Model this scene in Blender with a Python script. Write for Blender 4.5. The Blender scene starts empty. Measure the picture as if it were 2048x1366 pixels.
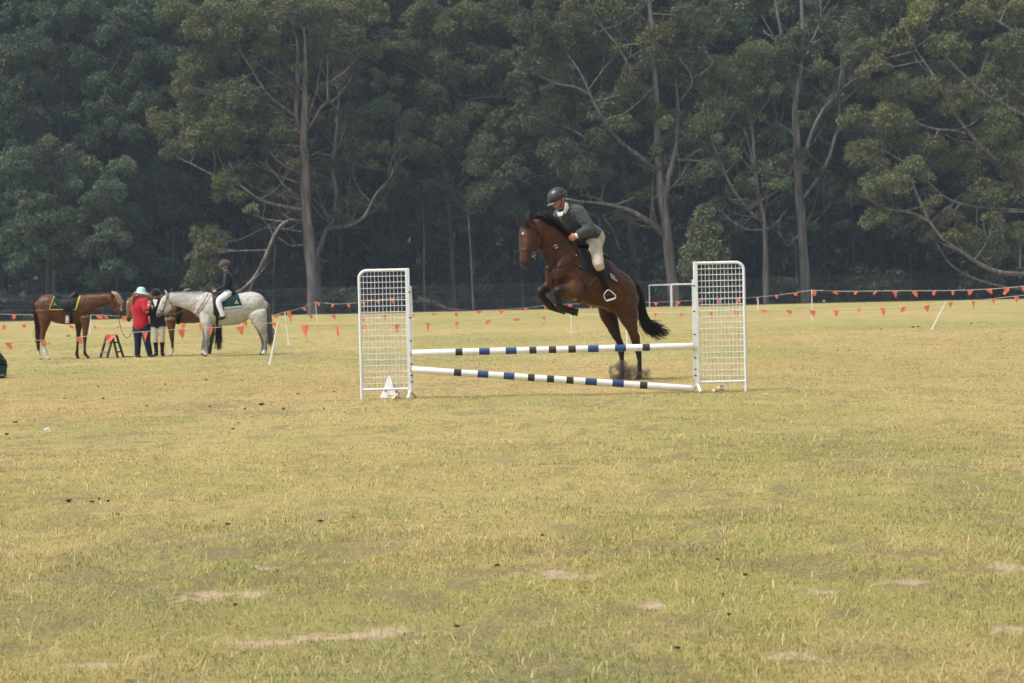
import bpy, bmesh, math, random
import numpy as np
from mathutils import Vector, Matrix, noise
S = bpy.context.scene
COL = S.collection
R = math.radians

# ---------------------------------------------------------------- camera
FPX, CAMH = 4000.0, 1.30
PITCH, ROLL = math.atan(91/4000.0), R(1.295)
_f = Vector((0, math.cos(PITCH), -math.sin(PITCH)))
_r0 = Vector((1, 0, 0)); _u0 = _r0.cross(_f)
CR = _r0*math.cos(ROLL) - _u0*math.sin(ROLL)
CU = _u0*math.cos(ROLL) + _r0*math.sin(ROLL)
CAM = Vector((0, 0, CAMH))
cd = bpy.data.cameras.new('camera'); cam = bpy.data.objects.new('camera', cd); COL.objects.link(cam)
cam.matrix_world = Matrix(((CR.x, CU.x, -_f.x, 0), (CR.y, CU.y, -_f.y, 0), (CR.z, CU.z, -_f.z, CAMH), (0, 0, 0, 1)))
cd.sensor_width = 36; cd.lens = FPX/2048*36; cd.clip_start = 0.2; cd.clip_end = 3000
cd.dof.use_dof = True; cd.dof.focus_distance = 16.0; cd.dof.aperture_fstop = 7.5
S.camera = cam

# ---------------------------------------------------------------- sky, sun, exposure
SUN_EL, SUN_AZ = R(60), R(245)      # high hazy sun from the left
W = bpy.data.worlds.new('World'); S.world = W; W.use_nodes = True
wn = W.node_tree; wn.nodes.clear()
sky = wn.nodes.new('ShaderNodeTexSky'); sky.sky_type = 'NISHITA'; sky.sun_disc = False
sky.sun_elevation = SUN_EL; sky.sun_rotation = SUN_AZ; sky.dust_density = 6.0; sky.air_density = 1.0; sky.ozone_density = 1.0
hs = wn.nodes.new('ShaderNodeHueSaturation'); hs.inputs['Saturation'].default_value = 0.45
bg = wn.nodes.new('ShaderNodeBackground'); bg.inputs['Strength'].default_value = 0.145
wo = wn.nodes.new('ShaderNodeOutputWorld')
wn.links.new(sky.outputs[0], hs.inputs['Color']); wn.links.new(hs.outputs[0], bg.inputs[0]); wn.links.new(bg.outputs[0], wo.inputs[0])
sl = bpy.data.lights.new('sun', 'SUN'); sl.energy = 2.0; sl.angle = R(18); sl.color = (1.0, 0.972, 0.935)
so = bpy.data.objects.new('sun', sl); COL.objects.link(so)
_sd = Vector((math.sin(SUN_AZ)*math.cos(SUN_EL), math.cos(SUN_AZ)*math.cos(SUN_EL), math.sin(SUN_EL)))
so.rotation_euler = _sd.to_track_quat('Z', 'Y').to_euler()
S.view_settings.view_transform = 'Standard'; S.view_settings.look = 'None'
S.view_settings.exposure = 0.24; S.view_settings.gamma = 1.0
S.cycles.use_denoising = True
S.cycles.max_bounces = 5; S.cycles.diffuse_bounces = 3; S.cycles.glossy_bounces = 2
S.cycles.transmission_bounces = 3; S.cycles.transparent_max_bounces = 8; S.cycles.volume_bounces = 0
S.cycles.sample_clamp_indirect = 4.0

# ---------------------------------------------------------------- helpers
def P(px, py, D):
    """world point seen at photo pixel (2048 wide) at depth D along the view axis"""
    v = CR*((px-1024)/FPX) + CU*((683-py)/FPX) + _f
    return CAM + v*D
def G(px, py, z=0.0):
    v = CR*((px-1024)/FPX) + CU*((683-py)/FPX) + _f
    t = (z-CAMH)/v.z
    return CAM + v*t
def depth(p): return (Vector(p)-CAM).dot(_f)

def link(name, me, mat=None, parent=None):
    o = bpy.data.objects.new(name, me); COL.objects.link(o)
    if mat is not None:
        for m in (mat if isinstance(mat, (list, tuple)) else [mat]): me.materials.append(m)
    if parent is not None: o.parent = parent; o.matrix_parent_inverse = parent.matrix_world.inverted() if False else Matrix.Translation(-parent.location)
    return o
def tag(o, label, cat=None, group=None, kind=None):
    if label: o['label'] = label
    if cat: o['category'] = cat
    if group: o['group'] = group
    if kind: o['kind'] = kind
    return o
def empty(name, loc, label, cat, group=None):
    o = bpy.data.objects.new(name, None); COL.objects.link(o); o.location = loc; o.empty_display_size = .2
    return tag(o, label, cat, group)
def np_mesh(name, V, F, nper, smooth=False):
    """V (n,3) float, F (m*nper) int -> mesh"""
    me = bpy.data.meshes.new(name)
    V = np.asarray(V, dtype=np.float32); F = np.asarray(F, dtype=np.int32).ravel(); m = len(F)//nper
    me.vertices.add(len(V)); me.vertices.foreach_set('co', V.ravel())
    me.loops.add(len(F)); me.loops.foreach_set('vertex_index', F)
    me.polygons.add(m); me.polygons.foreach_set('loop_start', np.arange(m, dtype=np.int32)*nper)
    if smooth: me.polygons.foreach_set('use_smooth', np.ones(m, dtype=bool))
    me.update(calc_edges=True)
    return me
def fattr(me, name, arr, dom='POINT', typ='FLOAT'):
    a = me.attributes.new(name, typ, dom)
    a.data.foreach_set('value' if typ == 'FLOAT' else 'color', np.asarray(arr, dtype=np.float32).ravel())

# ---- materials
def mat(name, col, rough=0.7, spec=0.3, metal=0.0, vary=0.12, scale=8.0, bump=0.0, bscale=60.0, sheen=0.0, col2=None, coat=0.0):
    m = bpy.data.materials.new(name); m.use_nodes = True; nt = m.node_tree; b = nt.nodes['Principled BSDF']
    b.inputs['Roughness'].default_value = rough; b.inputs['Specular IOR Level'].default_value = spec; b.inputs['Metallic'].default_value = metal
    if sheen: b.inputs['Sheen Weight'].default_value = sheen
    if coat: b.inputs['Coat Weight'].default_value = coat
    tc = nt.nodes.new('ShaderNodeTexCoord')
    n = nt.nodes.new('ShaderNodeTexNoise'); n.inputs['Scale'].default_value = scale; n.inputs['Detail'].default_value = 5
    nt.links.new(tc.outputs['Object'], n.inputs['Vector'])
    r = nt.nodes.new('ShaderNodeValToRGB'); c = Vector(col)
    lo = c*(1-vary); hi = c*(1+vary) if col2 is None else Vector(col2)
    r.color_ramp.elements[0].position = .3; r.color_ramp.elements[0].color = (*lo, 1)
    r.color_ramp.elements[1].position = .7; r.color_ramp.elements[1].color = (*[min(1, x) for x in hi], 1)
    nt.links.new(n.outputs['Fac'], r.inputs[0]); nt.links.new(r.outputs[0], b.inputs['Base Color'])
    if bump:
        n2 = nt.nodes.new('ShaderNodeTexNoise'); n2.inputs['Scale'].default_value = bscale; n2.inputs['Detail'].default_value = 6
        nt.links.new(tc.outputs['Object'], n2.inputs['Vector'])
        bp = nt.nodes.new('ShaderNodeBump'); bp.inputs['Strength'].default_value = bump; bp.inputs['Distance'].default_value = 0.02
        nt.links.new(n2.outputs['Fac'], bp.inputs['Height']); nt.links.new(bp.outputs[0], b.inputs['Normal'])
    return m
def vmat(name, rough=0.6, spec=0.3, sheen=0.0, attr='col', bump=0.0, bscale=40.0, vary=0.12, vscale=20.0):
    """material whose base colour is the mesh's own colour attribute, with a little noise"""
    m = bpy.data.materials.new(name); m.use_nodes = True; nt = m.node_tree; b = nt.nodes['Principled BSDF']
    b.inputs['Roughness'].default_value = rough; b.inputs['Specular IOR Level'].default_value = spec
    if sheen: b.inputs['Sheen Weight'].default_value = sheen
    a = nt.nodes.new('ShaderNodeAttribute'); a.attribute_name = attr
    tc = nt.nodes.new('ShaderNodeTexCoord')
    n = nt.nodes.new('ShaderNodeTexNoise'); n.inputs['Scale'].default_value = vscale; n.inputs['Detail'].default_value = 6
    nt.links.new(tc.outputs['Object'], n.inputs['Vector'])
    mr = nt.nodes.new('ShaderNodeMapRange'); mr.inputs[1].default_value = .3; mr.inputs[2].default_value = .7
    mr.inputs[3].default_value = 1-vary; mr.inputs[4].default_value = 1+vary
    nt.links.new(n.outputs['Fac'], mr.inputs[0])
    mx = nt.nodes.new('ShaderNodeVectorMath'); mx.operation = 'SCALE'
    nt.links.new(a.outputs['Color'], mx.inputs[0]); nt.links.new(mr.outputs[0], mx.inputs['Scale'])
    nt.links.new(mx.outputs[0], b.inputs['Base Color'])
    if bump:
        n2 = nt.nodes.new('ShaderNodeTexNoise'); n2.inputs['Scale'].default_value = bscale; n2.inputs['Detail'].default_value = 5
        nt.links.new(tc.outputs['Object'], n2.inputs['Vector'])
        bp = nt.nodes.new('ShaderNodeBump'); bp.inputs['Strength'].default_value = bump; bp.inputs['Distance'].default_value = 0.02
        nt.links.new(n2.outputs['Fac'], bp.inputs['Height']); nt.links.new(bp.outputs[0], b.inputs['Normal'])
    return m

# ---- value noise in numpy
_rng = np.random.RandomState(7)
_perm = _rng.rand(256, 256)
def vnoise(x, y):
    xi = np.floor(x).astype(int); yi = np.floor(y).astype(int); fx = x-xi; fy = y-yi
    fx = fx*fx*(3-2*fx); fy = fy*fy*(3-2*fy)
    a = _perm[xi % 256, yi % 256]; b = _perm[(xi+1) % 256, yi % 256]; c = _perm[xi % 256, (yi+1) % 256]; d = _perm[(xi+1) % 256, (yi+1) % 256]
    return (a*(1-fx)+b*fx)*(1-fy)+(c*(1-fx)+d*fx)*fy
def fbm(x, y, o=4):
    s = 0; a = .5; t = 0
    for k in range(o):
        s = s+a*vnoise(x*2**k+17.3*k, y*2**k+9.1*k); t += a; a *= .5
    return s/t
def sstep(x, a, b):
    t = np.clip((x-a)/(b-a), 0, 1); return t*t*(3-2*t)

# ---------------------------------------------------------------- ground: colour fields shared by turf sheet and grass blades
BARE = [(420,1186,75,9),(505,1186,25,7),(690,1268,130,10),(560,1285,70,8),(300,1318,34,4),(180,1333,40,4),(1320,1211,75,6),(770,1262,50,10),
        (1650,1185,40,5),(2000,1135,70,8),(1800,1165,60,6),(1560,1315,60,6),(540,1135,40,6),(2030,1265,40,6),(1150,1150,60,6),(900,1255,40,5)]
DIRT = [(470,1105,110,10),(690,1102,80,8),(600,1135,90,7),(980,1145,120,9),(960,825,60,4),(430,812,60,5),(560,825,80,6),(520,1165,40,6),(1540,1120,120,8),(1820,1105,90,8),
        (1350,1085,110,8),(1700,1230,60,6),(150,1000,60,5),(1130,1105,80,7),(1330,1245,70,5),(1690,1150,90,7),(330,1075,70,6),(1950,1140,90,8),(1640,1320,60,8),(140,1150,60,6)]
def _patch(x, y, lst, edge, nsc, bias=0.08):
    """irregular patches; each is an ellipse on the ground"""
    out = np.full_like(x, -1.5)
    for (px, py, hw, hh) in lst:
        c = G(px, py); e1 = G(px+hw, py); e2 = G(px, py-hh)
        rx = abs(e1.x-c.x); ry = abs(e2.y-c.y)
        out = np.maximum(out, 1-np.sqrt(((x-c.x)/rx)**2+((y-c.y)/ry)**2))
    n = fbm(x*nsc, y*nsc*.8, 5); n2 = fbm(x*nsc*3.7+5, y*nsc*3+9, 3)
    return sstep(out+bias+(n-.5)*3.0+(n2-.5)*1.6, 0.0, edge)
def bare_f(x, y): return _patch(x, y, BARE, .3, 7.0)*0.95
def dirt_f(x, y):
    d = _patch(x, y, DIRT, .30, 11.0, .22)*0.9
    g = sstep(fbm(x*3.3+50, y*2.1+10, 5)+.25*(fbm(x*15, y*12, 3)-.5), .62, .70)*0.6
    h = sstep(fbm(x*7.5+3, y*4.2+70, 4), .57, .64)*sstep(fbm(x*.8+31, y*.5+7, 3), .42, .60)*.85
    return np.maximum(np.maximum(d, g), h)
def turf_rgb(x, y):
    """living / dry / straw mix, linear rgb"""
    n1 = fbm(x*.16+3, y*.055+1, 4)          # broad bands left by the mower and the dry spell
    n2 = fbm(x*.9+30, y*.7+12, 4)
    n3 = fbm(x*4.5+3, y*4.5+1, 3)
    green = np.array([0.33, 0.315, 0.10]); straw = np.array([0.46, 0.375, 0.16]); dull = np.array([0.255, 0.27, 0.10]); pink = np.array([0.49, 0.335, 0.155])
    a = sstep(n1*.5+n2*.28+n3*.22, .40, .64)[..., None]
    c = green*(1-a)+straw*a
    b = sstep(fbm(x*.45+70, y*.2+20, 4), .52, .68)[..., None]
    c = c*(1-.5*b)+dull*.5*b
    p = sstep(fbm(x*.10+20, y*.09+44, 4), .46, .62)[..., None]*sstep(y, 12, 24)[..., None]
    c = c*(1-.5*p)+pink*.5*p
    g = c.mean(-1, keepdims=True)
    return c*np.array([1.0, .97, .94])

def build_ground():
    ys = [-300, -60, -10, 2, 4]
    y = 5.2
    while y < 330: ys.append(y); y *= 1.0062
    ys += [360, 420, 520, 700]
    ys = np.array(ys)
    nin = 380
    u = np.linspace(-1, 1, nin)
    rows = []
    for yy in ys:
        w = max(1.2, abs(yy)*.30)+.5 if yy < 340 else 110
        w = min(w, 100)
        xs = list(u*w)
        ext = [w*1.1+.6, w*1.3+3, 130, 250, 500]
        xs = [-e for e in ext[::-1]]+xs+ext
        rows.append(xs)
    X = np.array(rows); Y = np.repeat(ys[:, None], X.shape[1], 1)
    fade = np.clip(1-(Y-12)/60, 0, 1)
    Z = ((fbm(X*2.2, Y*2.2, 4)-.5)*.05+(fbm(X*11, Y*11, 2)-.5)*.014)*fade
    bare = bare_f(X, Y); Z -= bare*.006
    nr, nc = X.shape
    V = np.stack([X, Y, Z], -1).reshape(-1, 3)
    idx = np.arange(nr*nc).reshape(nr, nc)
    F = np.stack([idx[:-1, :-1], idx[:-1, 1:], idx[1:, 1:], idx[1:, :-1]], -1)
    me = np_mesh('ground', V, F, 4, True)
    c = turf_rgb(X, Y)
    col = np.concatenate([c, np.ones(c.shape[:2]+(1,))], -1)
    fattr(me, 'col', col, 'POINT', 'FLOAT_COLOR')
    fattr(me, 'bare', bare); fattr(me, 'dirt', dirt_f(X, Y))
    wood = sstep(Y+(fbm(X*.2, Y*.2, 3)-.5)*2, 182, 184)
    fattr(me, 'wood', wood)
    m = bpy.data.materials.new('dry_turf'); m.use_nodes = True; nt = m.node_tree; b = nt.nodes['Principled BSDF']
    b.inputs['Roughness'].default_value = .95; b.inputs['Specular IOR Level'].default_value = .08
    L = nt.links.new
    def att(n):
        a = nt.nodes.new('ShaderNodeAttribute'); a.attribute_name = n; return a
    tc = nt.nodes.new('ShaderNodeTexCoord')
    def nz(sc, det, vec=(1, 1, 1), rough=.6):
        mp = nt.nodes.new('ShaderNodeMapping'); mp.inputs['Scale'].default_value = vec
        L(tc.outputs['Object'], mp.inputs[0])
        n = nt.nodes.new('ShaderNodeTexNoise'); n.inputs['Scale'].default_value = sc; n.inputs['Detail'].default_value = det; n.inputs['Roughness'].default_value = rough
        L(mp.outputs[0], n.inputs['Vector']); return n
    def mix(fac, a, bb, mode='MIX'):
        x = nt.nodes.new('ShaderNodeMix'); x.data_type = 'RGBA'; x.blend_type = mode
        for sck, v in ((x.inputs[0], fac), (x.inputs[6], a), (x.inputs[7], bb)):
            if hasattr(v, 'is_output'): L(v, sck)
            else: sck.default_value = v
        return x.outputs[2]
    def rng(src, a, bb, c0, c1):
        r = nt.nodes.new('ShaderNodeMapRange'); r.inputs[1].default_value = a; r.inputs[2].default_value = bb; r.inputs[3].default_value = c0; r.inputs[4].default_value = c1
        L(src, r.inputs[0]); return r.outputs[0]
    def mul(a, b2):
        r = nt.nodes.new('ShaderNodeMath'); r.operation = 'MULTIPLY'
        for sck, v in ((r.inputs[0], a), (r.inputs[1], b2)):
            if hasattr(v, 'is_output'): L(v, sck)
            else: sck.default_value = v
        return r.outputs[0]
    n_f = nz(38, 6, (1, .6, 1), .7); n_m = nz(6.5, 6, (1, .8, 1), .65); n_l = nz(.9, 5, (1, .5, 1), .6)
    c0 = mix(rng(n_f.outputs['Fac'], .42, .62, 0, .5), att('col').outputs['Color'], (.42, .37, .17, 1))
    c0 = mix(rng(n_m.outputs['Fac'], .52, .68, 0, .55), c0, (.23, .25, .085, 1))
    c0 = mix(rng(n_l.outputs['Fac'], .50, .70, 0, .2), c0, (.33, .25, .13, 1))
    sp = nz(55, 3, (1, .45, 1), .5)
    c0 = mix(rng(sp.outputs['Fac'], .62, .70, 0, .6), c0, (.10, .085, .05, 1))
    dn = nz(60, 5, (1, .6, 1), .7)
    c1 = mix(mul(att('dirt').outputs['Fac'], rng(dn.outputs['Fac'], .40, .60, .25, 1)), c0, (.20, .155, .10, 1))
    sand = nz(30, 6)
    sc_ = mix(rng(sand.outputs['Fac'], .35, .65, 0, 1), (.38, .285, .18, 1), (.58, .46, .30, 1))
    c2 = mix(att('bare').outputs['Fac'], c1, sc_)
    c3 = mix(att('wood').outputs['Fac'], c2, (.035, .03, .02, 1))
    L(c3, b.inputs['Base Color'])
    bp = nt.nodes.new('ShaderNodeBump'); bp.inputs['Strength'].default_value = .7; bp.inputs['Distance'].default_value = .03
    hb = nz(45, 6, (1, 1, 1), .75)
    L(hb.outputs['Fac'], bp.inputs['Height']); L(bp.outputs[0], b.inputs['Normal'])
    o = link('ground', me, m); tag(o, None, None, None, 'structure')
    return o
build_ground()

def build_grass():
    rs = np.random.RandomState(3)
    xs = []; ys = []; hs = []
    bands = [(5.9, 8.5, 9500, .9), (8.5, 12, 6000, .95), (12, 18, 2900, .85), (18, 26, 1300, .75), (26, 36, 560, .75), (36, 50, 220, .8), (50, 70, 80, .85)]
    for (y0, y1, dens, hh) in bands:
        hw = y1*.27+2.4
        n = int((y1-y0)*2*hw*dens)
        x = rs.uniform(-hw, hw, n); y = rs.uniform(y0, y1, n)
        ok = (np.abs(x) < y*.27+.5) | ((np.abs(x) < y*.27+2.4) & (rs.rand(n) < .5))
        ok &= rs.rand(n) < np.clip(1.25-(y-y0)/(y1-y0)*.6, 0, 1)
        x = x[ok]; y = y[ok]
        d = fbm(x*3.1+9, y*3.1+2, 4); b = bare_f(x, y); dd = dirt_f(x, y)
        keep = rs.rand(len(x)) < np.clip((.72+.9*sstep(d, .35, .62))*(1-b*.94)*(1-.93*dd), 0.0, 1)
        x = x[keep]; y = y[keep]
        xs.append(x); ys.append(y); hs.append(np.full(len(x), hh))
    x = np.concatenate(xs); y = np.concatenate(ys); hm = np.concatenate(hs); n = len(x)
    tuft = sstep(fbm(x*2.2+90, y*2.0+14, 4), .50, .64)
    L = (.017+.030*rs.rand(n)**2+.030*tuft*rs.rand(n))*hm
    long_ = rs.rand(n) < .024; L[long_] = rs.uniform(.05, .13, long_.sum())
    wdt = (.0009+.0010*rs.rand(n))*(1+np.clip(y-9, 0, 60)*.10)*hm
    az = rs.uniform(0, 2*np.pi, n); lean = rs.uniform(.6, 1.55, n)
    lean[rs.rand(n) < .25] += .3; lean[long_] = rs.uniform(1.0, 1.54, long_.sum()); lean = np.minimum(lean, 1.56)
    fz = np.clip(1-(y-12)/60, 0, 1)
    z0 = ((fbm(x*2.2, y*2.2, 4)-.5)*.05+(fbm(x*11, y*11, 2)-.5)*.014)*fz-.003
    dx = np.cos(az)*np.sin(lean); dy = np.sin(az)*np.sin(lean); dz = np.cos(lean).clip(.05)
    wx = -np.sin(az)*wdt; wy = np.cos(az)*wdt
    # face blades more or less sideways so that they do not vanish edge-on
    base = np.stack([x, y, z0], -1)
    wv = np.stack([wx, wy, np.zeros(n)], -1)
    mid = base+np.stack([dx*.45*L*.7, dy*.45*L*.7, dz*.60*L+.1*L], -1)
    tip = base+np.stack([dx*L, dy*L, dz*L*.85], -1)
    V = np.stack([base-wv, base+wv, mid+wv*.8, mid-wv*.8, tip], 1).reshape(-1, 3)
    i = np.arange(n)*5
    T = np.stack([i, i+1, i+2, i, i+2, i+3, i+3, i+2, i+4], -1)
    me = np_mesh('grass', V, T, 3, False)
    c = turf_rgb(x, y)
    r = rs.rand(n, 1)
    straw = np.array([.66, .54, .28]); lush = np.array([.27, .32, .09]); brn = np.array([.20, .135, .075]); blue = np.array([.15, .22, .09])
    k = rs.rand(n)
    c = c*(.75+.75*r)
    m1 = k < .30; c[m1] = c[m1]*.4+straw*.6
    m2 = (k > .34) & (k < .46+.2*tuft); c[m2] = c[m2]*.4+lush*.6
    m3 = k > .91; c[m3] = brn
    tb = (sstep(fbm(x*.8+11, y*.8+55, 3), .6, .7) > .5) & (k > .7) & (k < .94); c[tb] = blue
    c[long_] = straw*(.8+.5*rs.rand(n, 1))[long_]
    col = np.concatenate([np.repeat(c, 5, 0), np.ones((n*5, 1))], -1)
    fattr(me, 'col', col, 'POINT', 'FLOAT_COLOR')
    m = bpy.data.materials.new('grass_blades'); m.use_nodes = True; nt = m.node_tree; b = nt.nodes['Principled BSDF']
    b.inputs['Roughness'].default_value = .75; b.inputs['Specular IOR Level'].default_value = .15
    a = nt.nodes.new('ShaderNodeAttribute'); a.attribute_name = 'col'; nt.links.new(a.outputs['Color'], b.inputs['Base Color'])
    tr = nt.nodes.new('ShaderNodeBsdfTranslucent'); nt.links.new(a.outputs['Color'], tr.inputs[0])
    mx = nt.nodes.new('ShaderNodeMixShader'); mx.inputs[0].default_value = .3
    nt.links.new(b.outputs[0], mx.inputs[1]); nt.links.new(tr.outputs[0], mx.inputs[2]); nt.links.new(mx.outputs[0], nt.nodes['Material Output'].inputs[0])
    o = link('grass', me, m)
    tag(o, 'short dry and green grass blades covering the field', 'grass', None, 'stuff')
    print('GRASS', n)
build_grass()
# ---------------------------------------------------------------- forest
def leafmat(name, tint=(1, 1, 1)):
    m = bpy.data.materials.new(name); m.use_nodes = True; nt = m.node_tree; b = nt.nodes['Principled BSDF']
    b.inputs['Roughness'].default_value = .55; b.inputs['Specular IOR Level'].default_value = .25
    a = nt.nodes.new('ShaderNodeAttribute'); a.attribute_name = 'col'
    oi = nt.nodes.new('ShaderNodeObjectInfo')
    mr = nt.nodes.new('ShaderNodeMapRange'); mr.inputs[3].default_value = .78; mr.inputs[4].default_value = 1.2
    nt.links.new(oi.outputs['Random'], mr.inputs[0])
    vm = nt.nodes.new('ShaderNodeVectorMath'); vm.operation = 'SCALE'
    nt.links.new(a.outputs['Color'], vm.inputs[0]); nt.links.new(mr.outputs[0], vm.inputs['Scale'])
    nt.links.new(vm.outputs[0], b.inputs['Base Color'])
    tr = nt.nodes.new('ShaderNodeBsdfTranslucent'); nt.links.new(vm.outputs[0], tr.inputs[0])
    mx = nt.nodes.new('ShaderNodeMixShader'); mx.inputs[0].default_value = .22
    nt.links.new(b.outputs[0], mx.inputs[1]); nt.links.new(tr.outputs[0], mx.inputs[2]); nt.links.new(mx.outputs[0], nt.nodes['Material Output'].inputs[0])
    return m
M_LEAF = leafmat('gum_leaf')
def barkmat(name, c1, c2, c3):
    m = bpy.data.materials.new(name); m.use_nodes = True; nt = m.node_tree; b = nt.nodes['Principled BSDF']
    b.inputs['Roughness'].default_value = .85; b.inputs['Specular IOR Level'].default_value = .1
    tc = nt.nodes.new('ShaderNodeTexCoord')
    def nz(vec, sc, det=5):
        mp = nt.nodes.new('ShaderNodeMapping'); mp.inputs['Scale'].default_value = vec; nt.links.new(tc.outputs['Object'], mp.inputs[0])
        n = nt.nodes.new('ShaderNodeTexNoise'); n.inputs['Scale'].default_value = sc; n.inputs['Detail'].default_value = det
        nt.links.new(mp.outputs[0], n.inputs['Vector']); return n
    n = nz((3, 3, .35), 1.2); r = nt.nodes.new('ShaderNodeValToRGB')
    e = r.color_ramp.elements; e[0].position = .35; e[0].color = (*c1, 1); e[1].position = .62; e[1].color = (*c2, 1)
    x = e.new(.72); x.color = (*c3, 1)
    nt.links.new(n.outputs['Fac'], r.inputs[0]); nt.links.new(r.outputs[0], b.inputs['Base Color'])
    n2 = nz((6, 6, .6), 1.5)
    bp = nt.nodes.new('ShaderNodeBump'); bp.inputs['Strength'].default_value = .6; bp.inputs['Distance'].default_value = .08
    nt.links.new(n2.outputs['Fac'], bp.inputs['Height']); nt.links.new(bp.outputs[0], b.inputs['Normal'])
    return m
M_BARK = barkmat('pale_gum_bark', (.085, .08, .075), (.20, .188, .177), (.31, .295, .275))
M_BARKO = barkmat('shedding_gum_bark', (.095, .085, .077), (.24, .22, .20), (.42, .22, .10))
M_BARKD = barkmat('dark_rough_bark', (.03, .027, .024), (.065, .055, .048), (.10, .085, .075))
M_BURNT = barkmat('burnt_bark', (.012, .012, .012), (.03, .03, .03), (.05, .045, .04))

def catmull(pts, n):
    pts = [np.array(p, float) for p in pts]
    if len(pts) < 3:
        return [pts[0]*(1-t)+pts[-1]*t for t in np.linspace(0, 1, n+1)]
    out = []
    Q = [2*pts[0]-pts[1]]+pts+[2*pts[-1]-pts[-2]]
    for i in range(1, len(Q)-2):
        for k in range(n):
            t = k/n; a, b, c, d = Q[i-1], Q[i], Q[i+1], Q[i+2]
            out.append(.5*((2*b)+(-a+c)*t+(2*a-5*b+4*c-d)*t*t+(-a+3*b-3*c+d)*t**3))
    out.append(pts[-1]); return out
class Tubes:
    def __init__(s): s.V = []; s.F = []; s.n = 0
    def add(s, pr, seg=6, sub=3, jit=0.0, cap=False):
        """pr: list of (x,y,z,r)"""
        q = catmull(pr, sub); m = len(q)
        rings = []
        up = np.array([.3, .9, .1])
        for i, p in enumerate(q):
            t = q[min(i+1, m-1)][:3]-q[max(i-1, 0)][:3]; t = t/(np.linalg.norm(t)+1e-9)
            a = np.cross(t, up); a /= (np.linalg.norm(a)+1e-9); b = np.cross(t, a)
            r = max(p[3], .003)
            ang = np.linspace(0, 2*np.pi, seg, endpoint=False)
            rr = r*(1+jit*np.sin(ang*2+i*.9)) if jit else r
            rings.append(p[:3]+np.outer(np.cos(ang)*rr, a)+np.outer(np.sin(ang)*rr, b))
        s.V.append(np.concatenate(rings)); k = np.arange(seg); k2 = (k+1) % seg
        for i in range(m-1):
            o = s.n+i*seg
            s.F.append(np.stack([o+k, o+k2, o+seg+k2, o+seg+k], -1))
        s.n += m*seg
        return q
    def mesh(s, name): return np_mesh(name, np.concatenate(s.V), np.concatenate(s.F), 4, True)

def leaf_cloud(rs, puffs, lw=.085, ll=.27):
    """puffs: list of (cx,cy,cz, r, n, rgb) -> V,F,col ; each puff a small dome of hanging leaf sprays"""
    C = []; Rr = []; K = []
    for (cx, cy, cz, r, n, c) in puffs:
        C.append(np.tile((cx, cy, cz), (n, 1))); Rr.append(np.full(n, r)); K.append(np.tile(c, (n, 1)))
    C = np.concatenate(C); Rr = np.concatenate(Rr); K = np.concatenate(K); n = len(C)
    d = rs.normal(size=(n, 3)); d /= np.linalg.norm(d, axis=1, keepdims=True)
    d[:, 2] = np.where(rs.rand(n) < .6, np.abs(d[:, 2]), d[:, 2])
    rad = Rr*(.45+.6*rs.rand(n)**.6)
    p = C+d*rad[:, None]*np.array([1, 1, .9])
    # spray direction: outward and drooping
    dr = d*.7+rs.normal(size=(n, 3))*.4; dr[:, 2] -= .65
    dr /= np.linalg.norm(dr, axis=1, keepdims=True)
    wv = np.cross(dr, rs.normal(size=(n, 3))); wv /= (np.linalg.norm(wv, axis=1, keepdims=True)+1e-6)
    s = (.6+.8*rs.rand(n))[:, None]
    a = p-wv*lw*s; b = p+wv*lw*s; tip = p+dr*ll*s; tip2 = tip+wv*lw*.55*s; tip1 = tip-wv*lw*.25*s
    V = np.stack([a, b, tip2, tip1], 1).reshape(-1, 3)
    F = np.arange(n*4).reshape(n, 4)
    col = K*(.75+.5*rs.rand(n, 1)); dead = rs.rand(n) < .03; col[dead] = (.16, .10, .05)
    col = np.repeat(np.concatenate([col, np.ones((n, 1))], 1), 4, 0)
    return V, F, col
def crown_obj(rs, puffs, parent, lw=.085, ll=.27, name='crown'):
    if lw == .085 and ll == .24: puffs = [(a, b, c, r, int(n*1.35), k) for (a, b, c, r, n, k) in puffs]
    V, F, col = leaf_cloud(rs, puffs, lw, ll)
    me = np_mesh(name, V, F, 4); fattr(me, 'col', col, 'POINT', 'FLOAT_COLOR')
    return link(name, me, M_LEAF, parent)
OLIVE = (.116, .134, .056); GREEN = (.094, .126, .058); BLUE = (.080, .124, .070); DARK = (.048, .066, .033); GOLD = (.185, .185, .062)
def jitc(rs, c, v=.18):
    return tuple(np.clip(np.array(c)*(1+rs.uniform(-v, v))*(1+rs.uniform(-.07, .07, 3)), .01, .5))
def clump_puffs(rs, c, rx, ry, rz, col, dens=1.0, young=.18):
    """a domed clump made of many small puffs on its upper shell"""
    out = []; k = max(6, int(7*(rx*ry)**.5*rz**.5*dens))
    base = jitc(rs, col, .16); rz = rz*rs.uniform(1.05, 1.5); tx = rs.uniform(-.55, .55); ty = rs.uniform(-.3, .3)
    for i in range(k):
        a = rs.uniform(0, 2*np.pi); e = rs.uniform(-.35, 1.0)
        q = math.sqrt(max(0, 1-min(1, abs(e))**2)); f = rs.uniform(.55, 1.0)
        r = rs.uniform(.2, .42)*min(rx, rz)*1.0+.15
        x = c[0]+math.cos(a)*q*rx*f; y = c[1]+math.sin(a)*q*ry*f; z = c[2]+e*rz*f-abs(x-c[0])*.18+(x-c[0])*tx*.5+(y-c[1])*ty*.5
        cc = jitc(rs, base, .22)
        if e > .5 and rs.rand() < young: cc = jitc(rs, tuple(np.array(base)*.5+np.array(GOLD)*.5), .1)
        out.append((x, y, z, r, int(26+150*r*r), cc))
    return out

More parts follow.
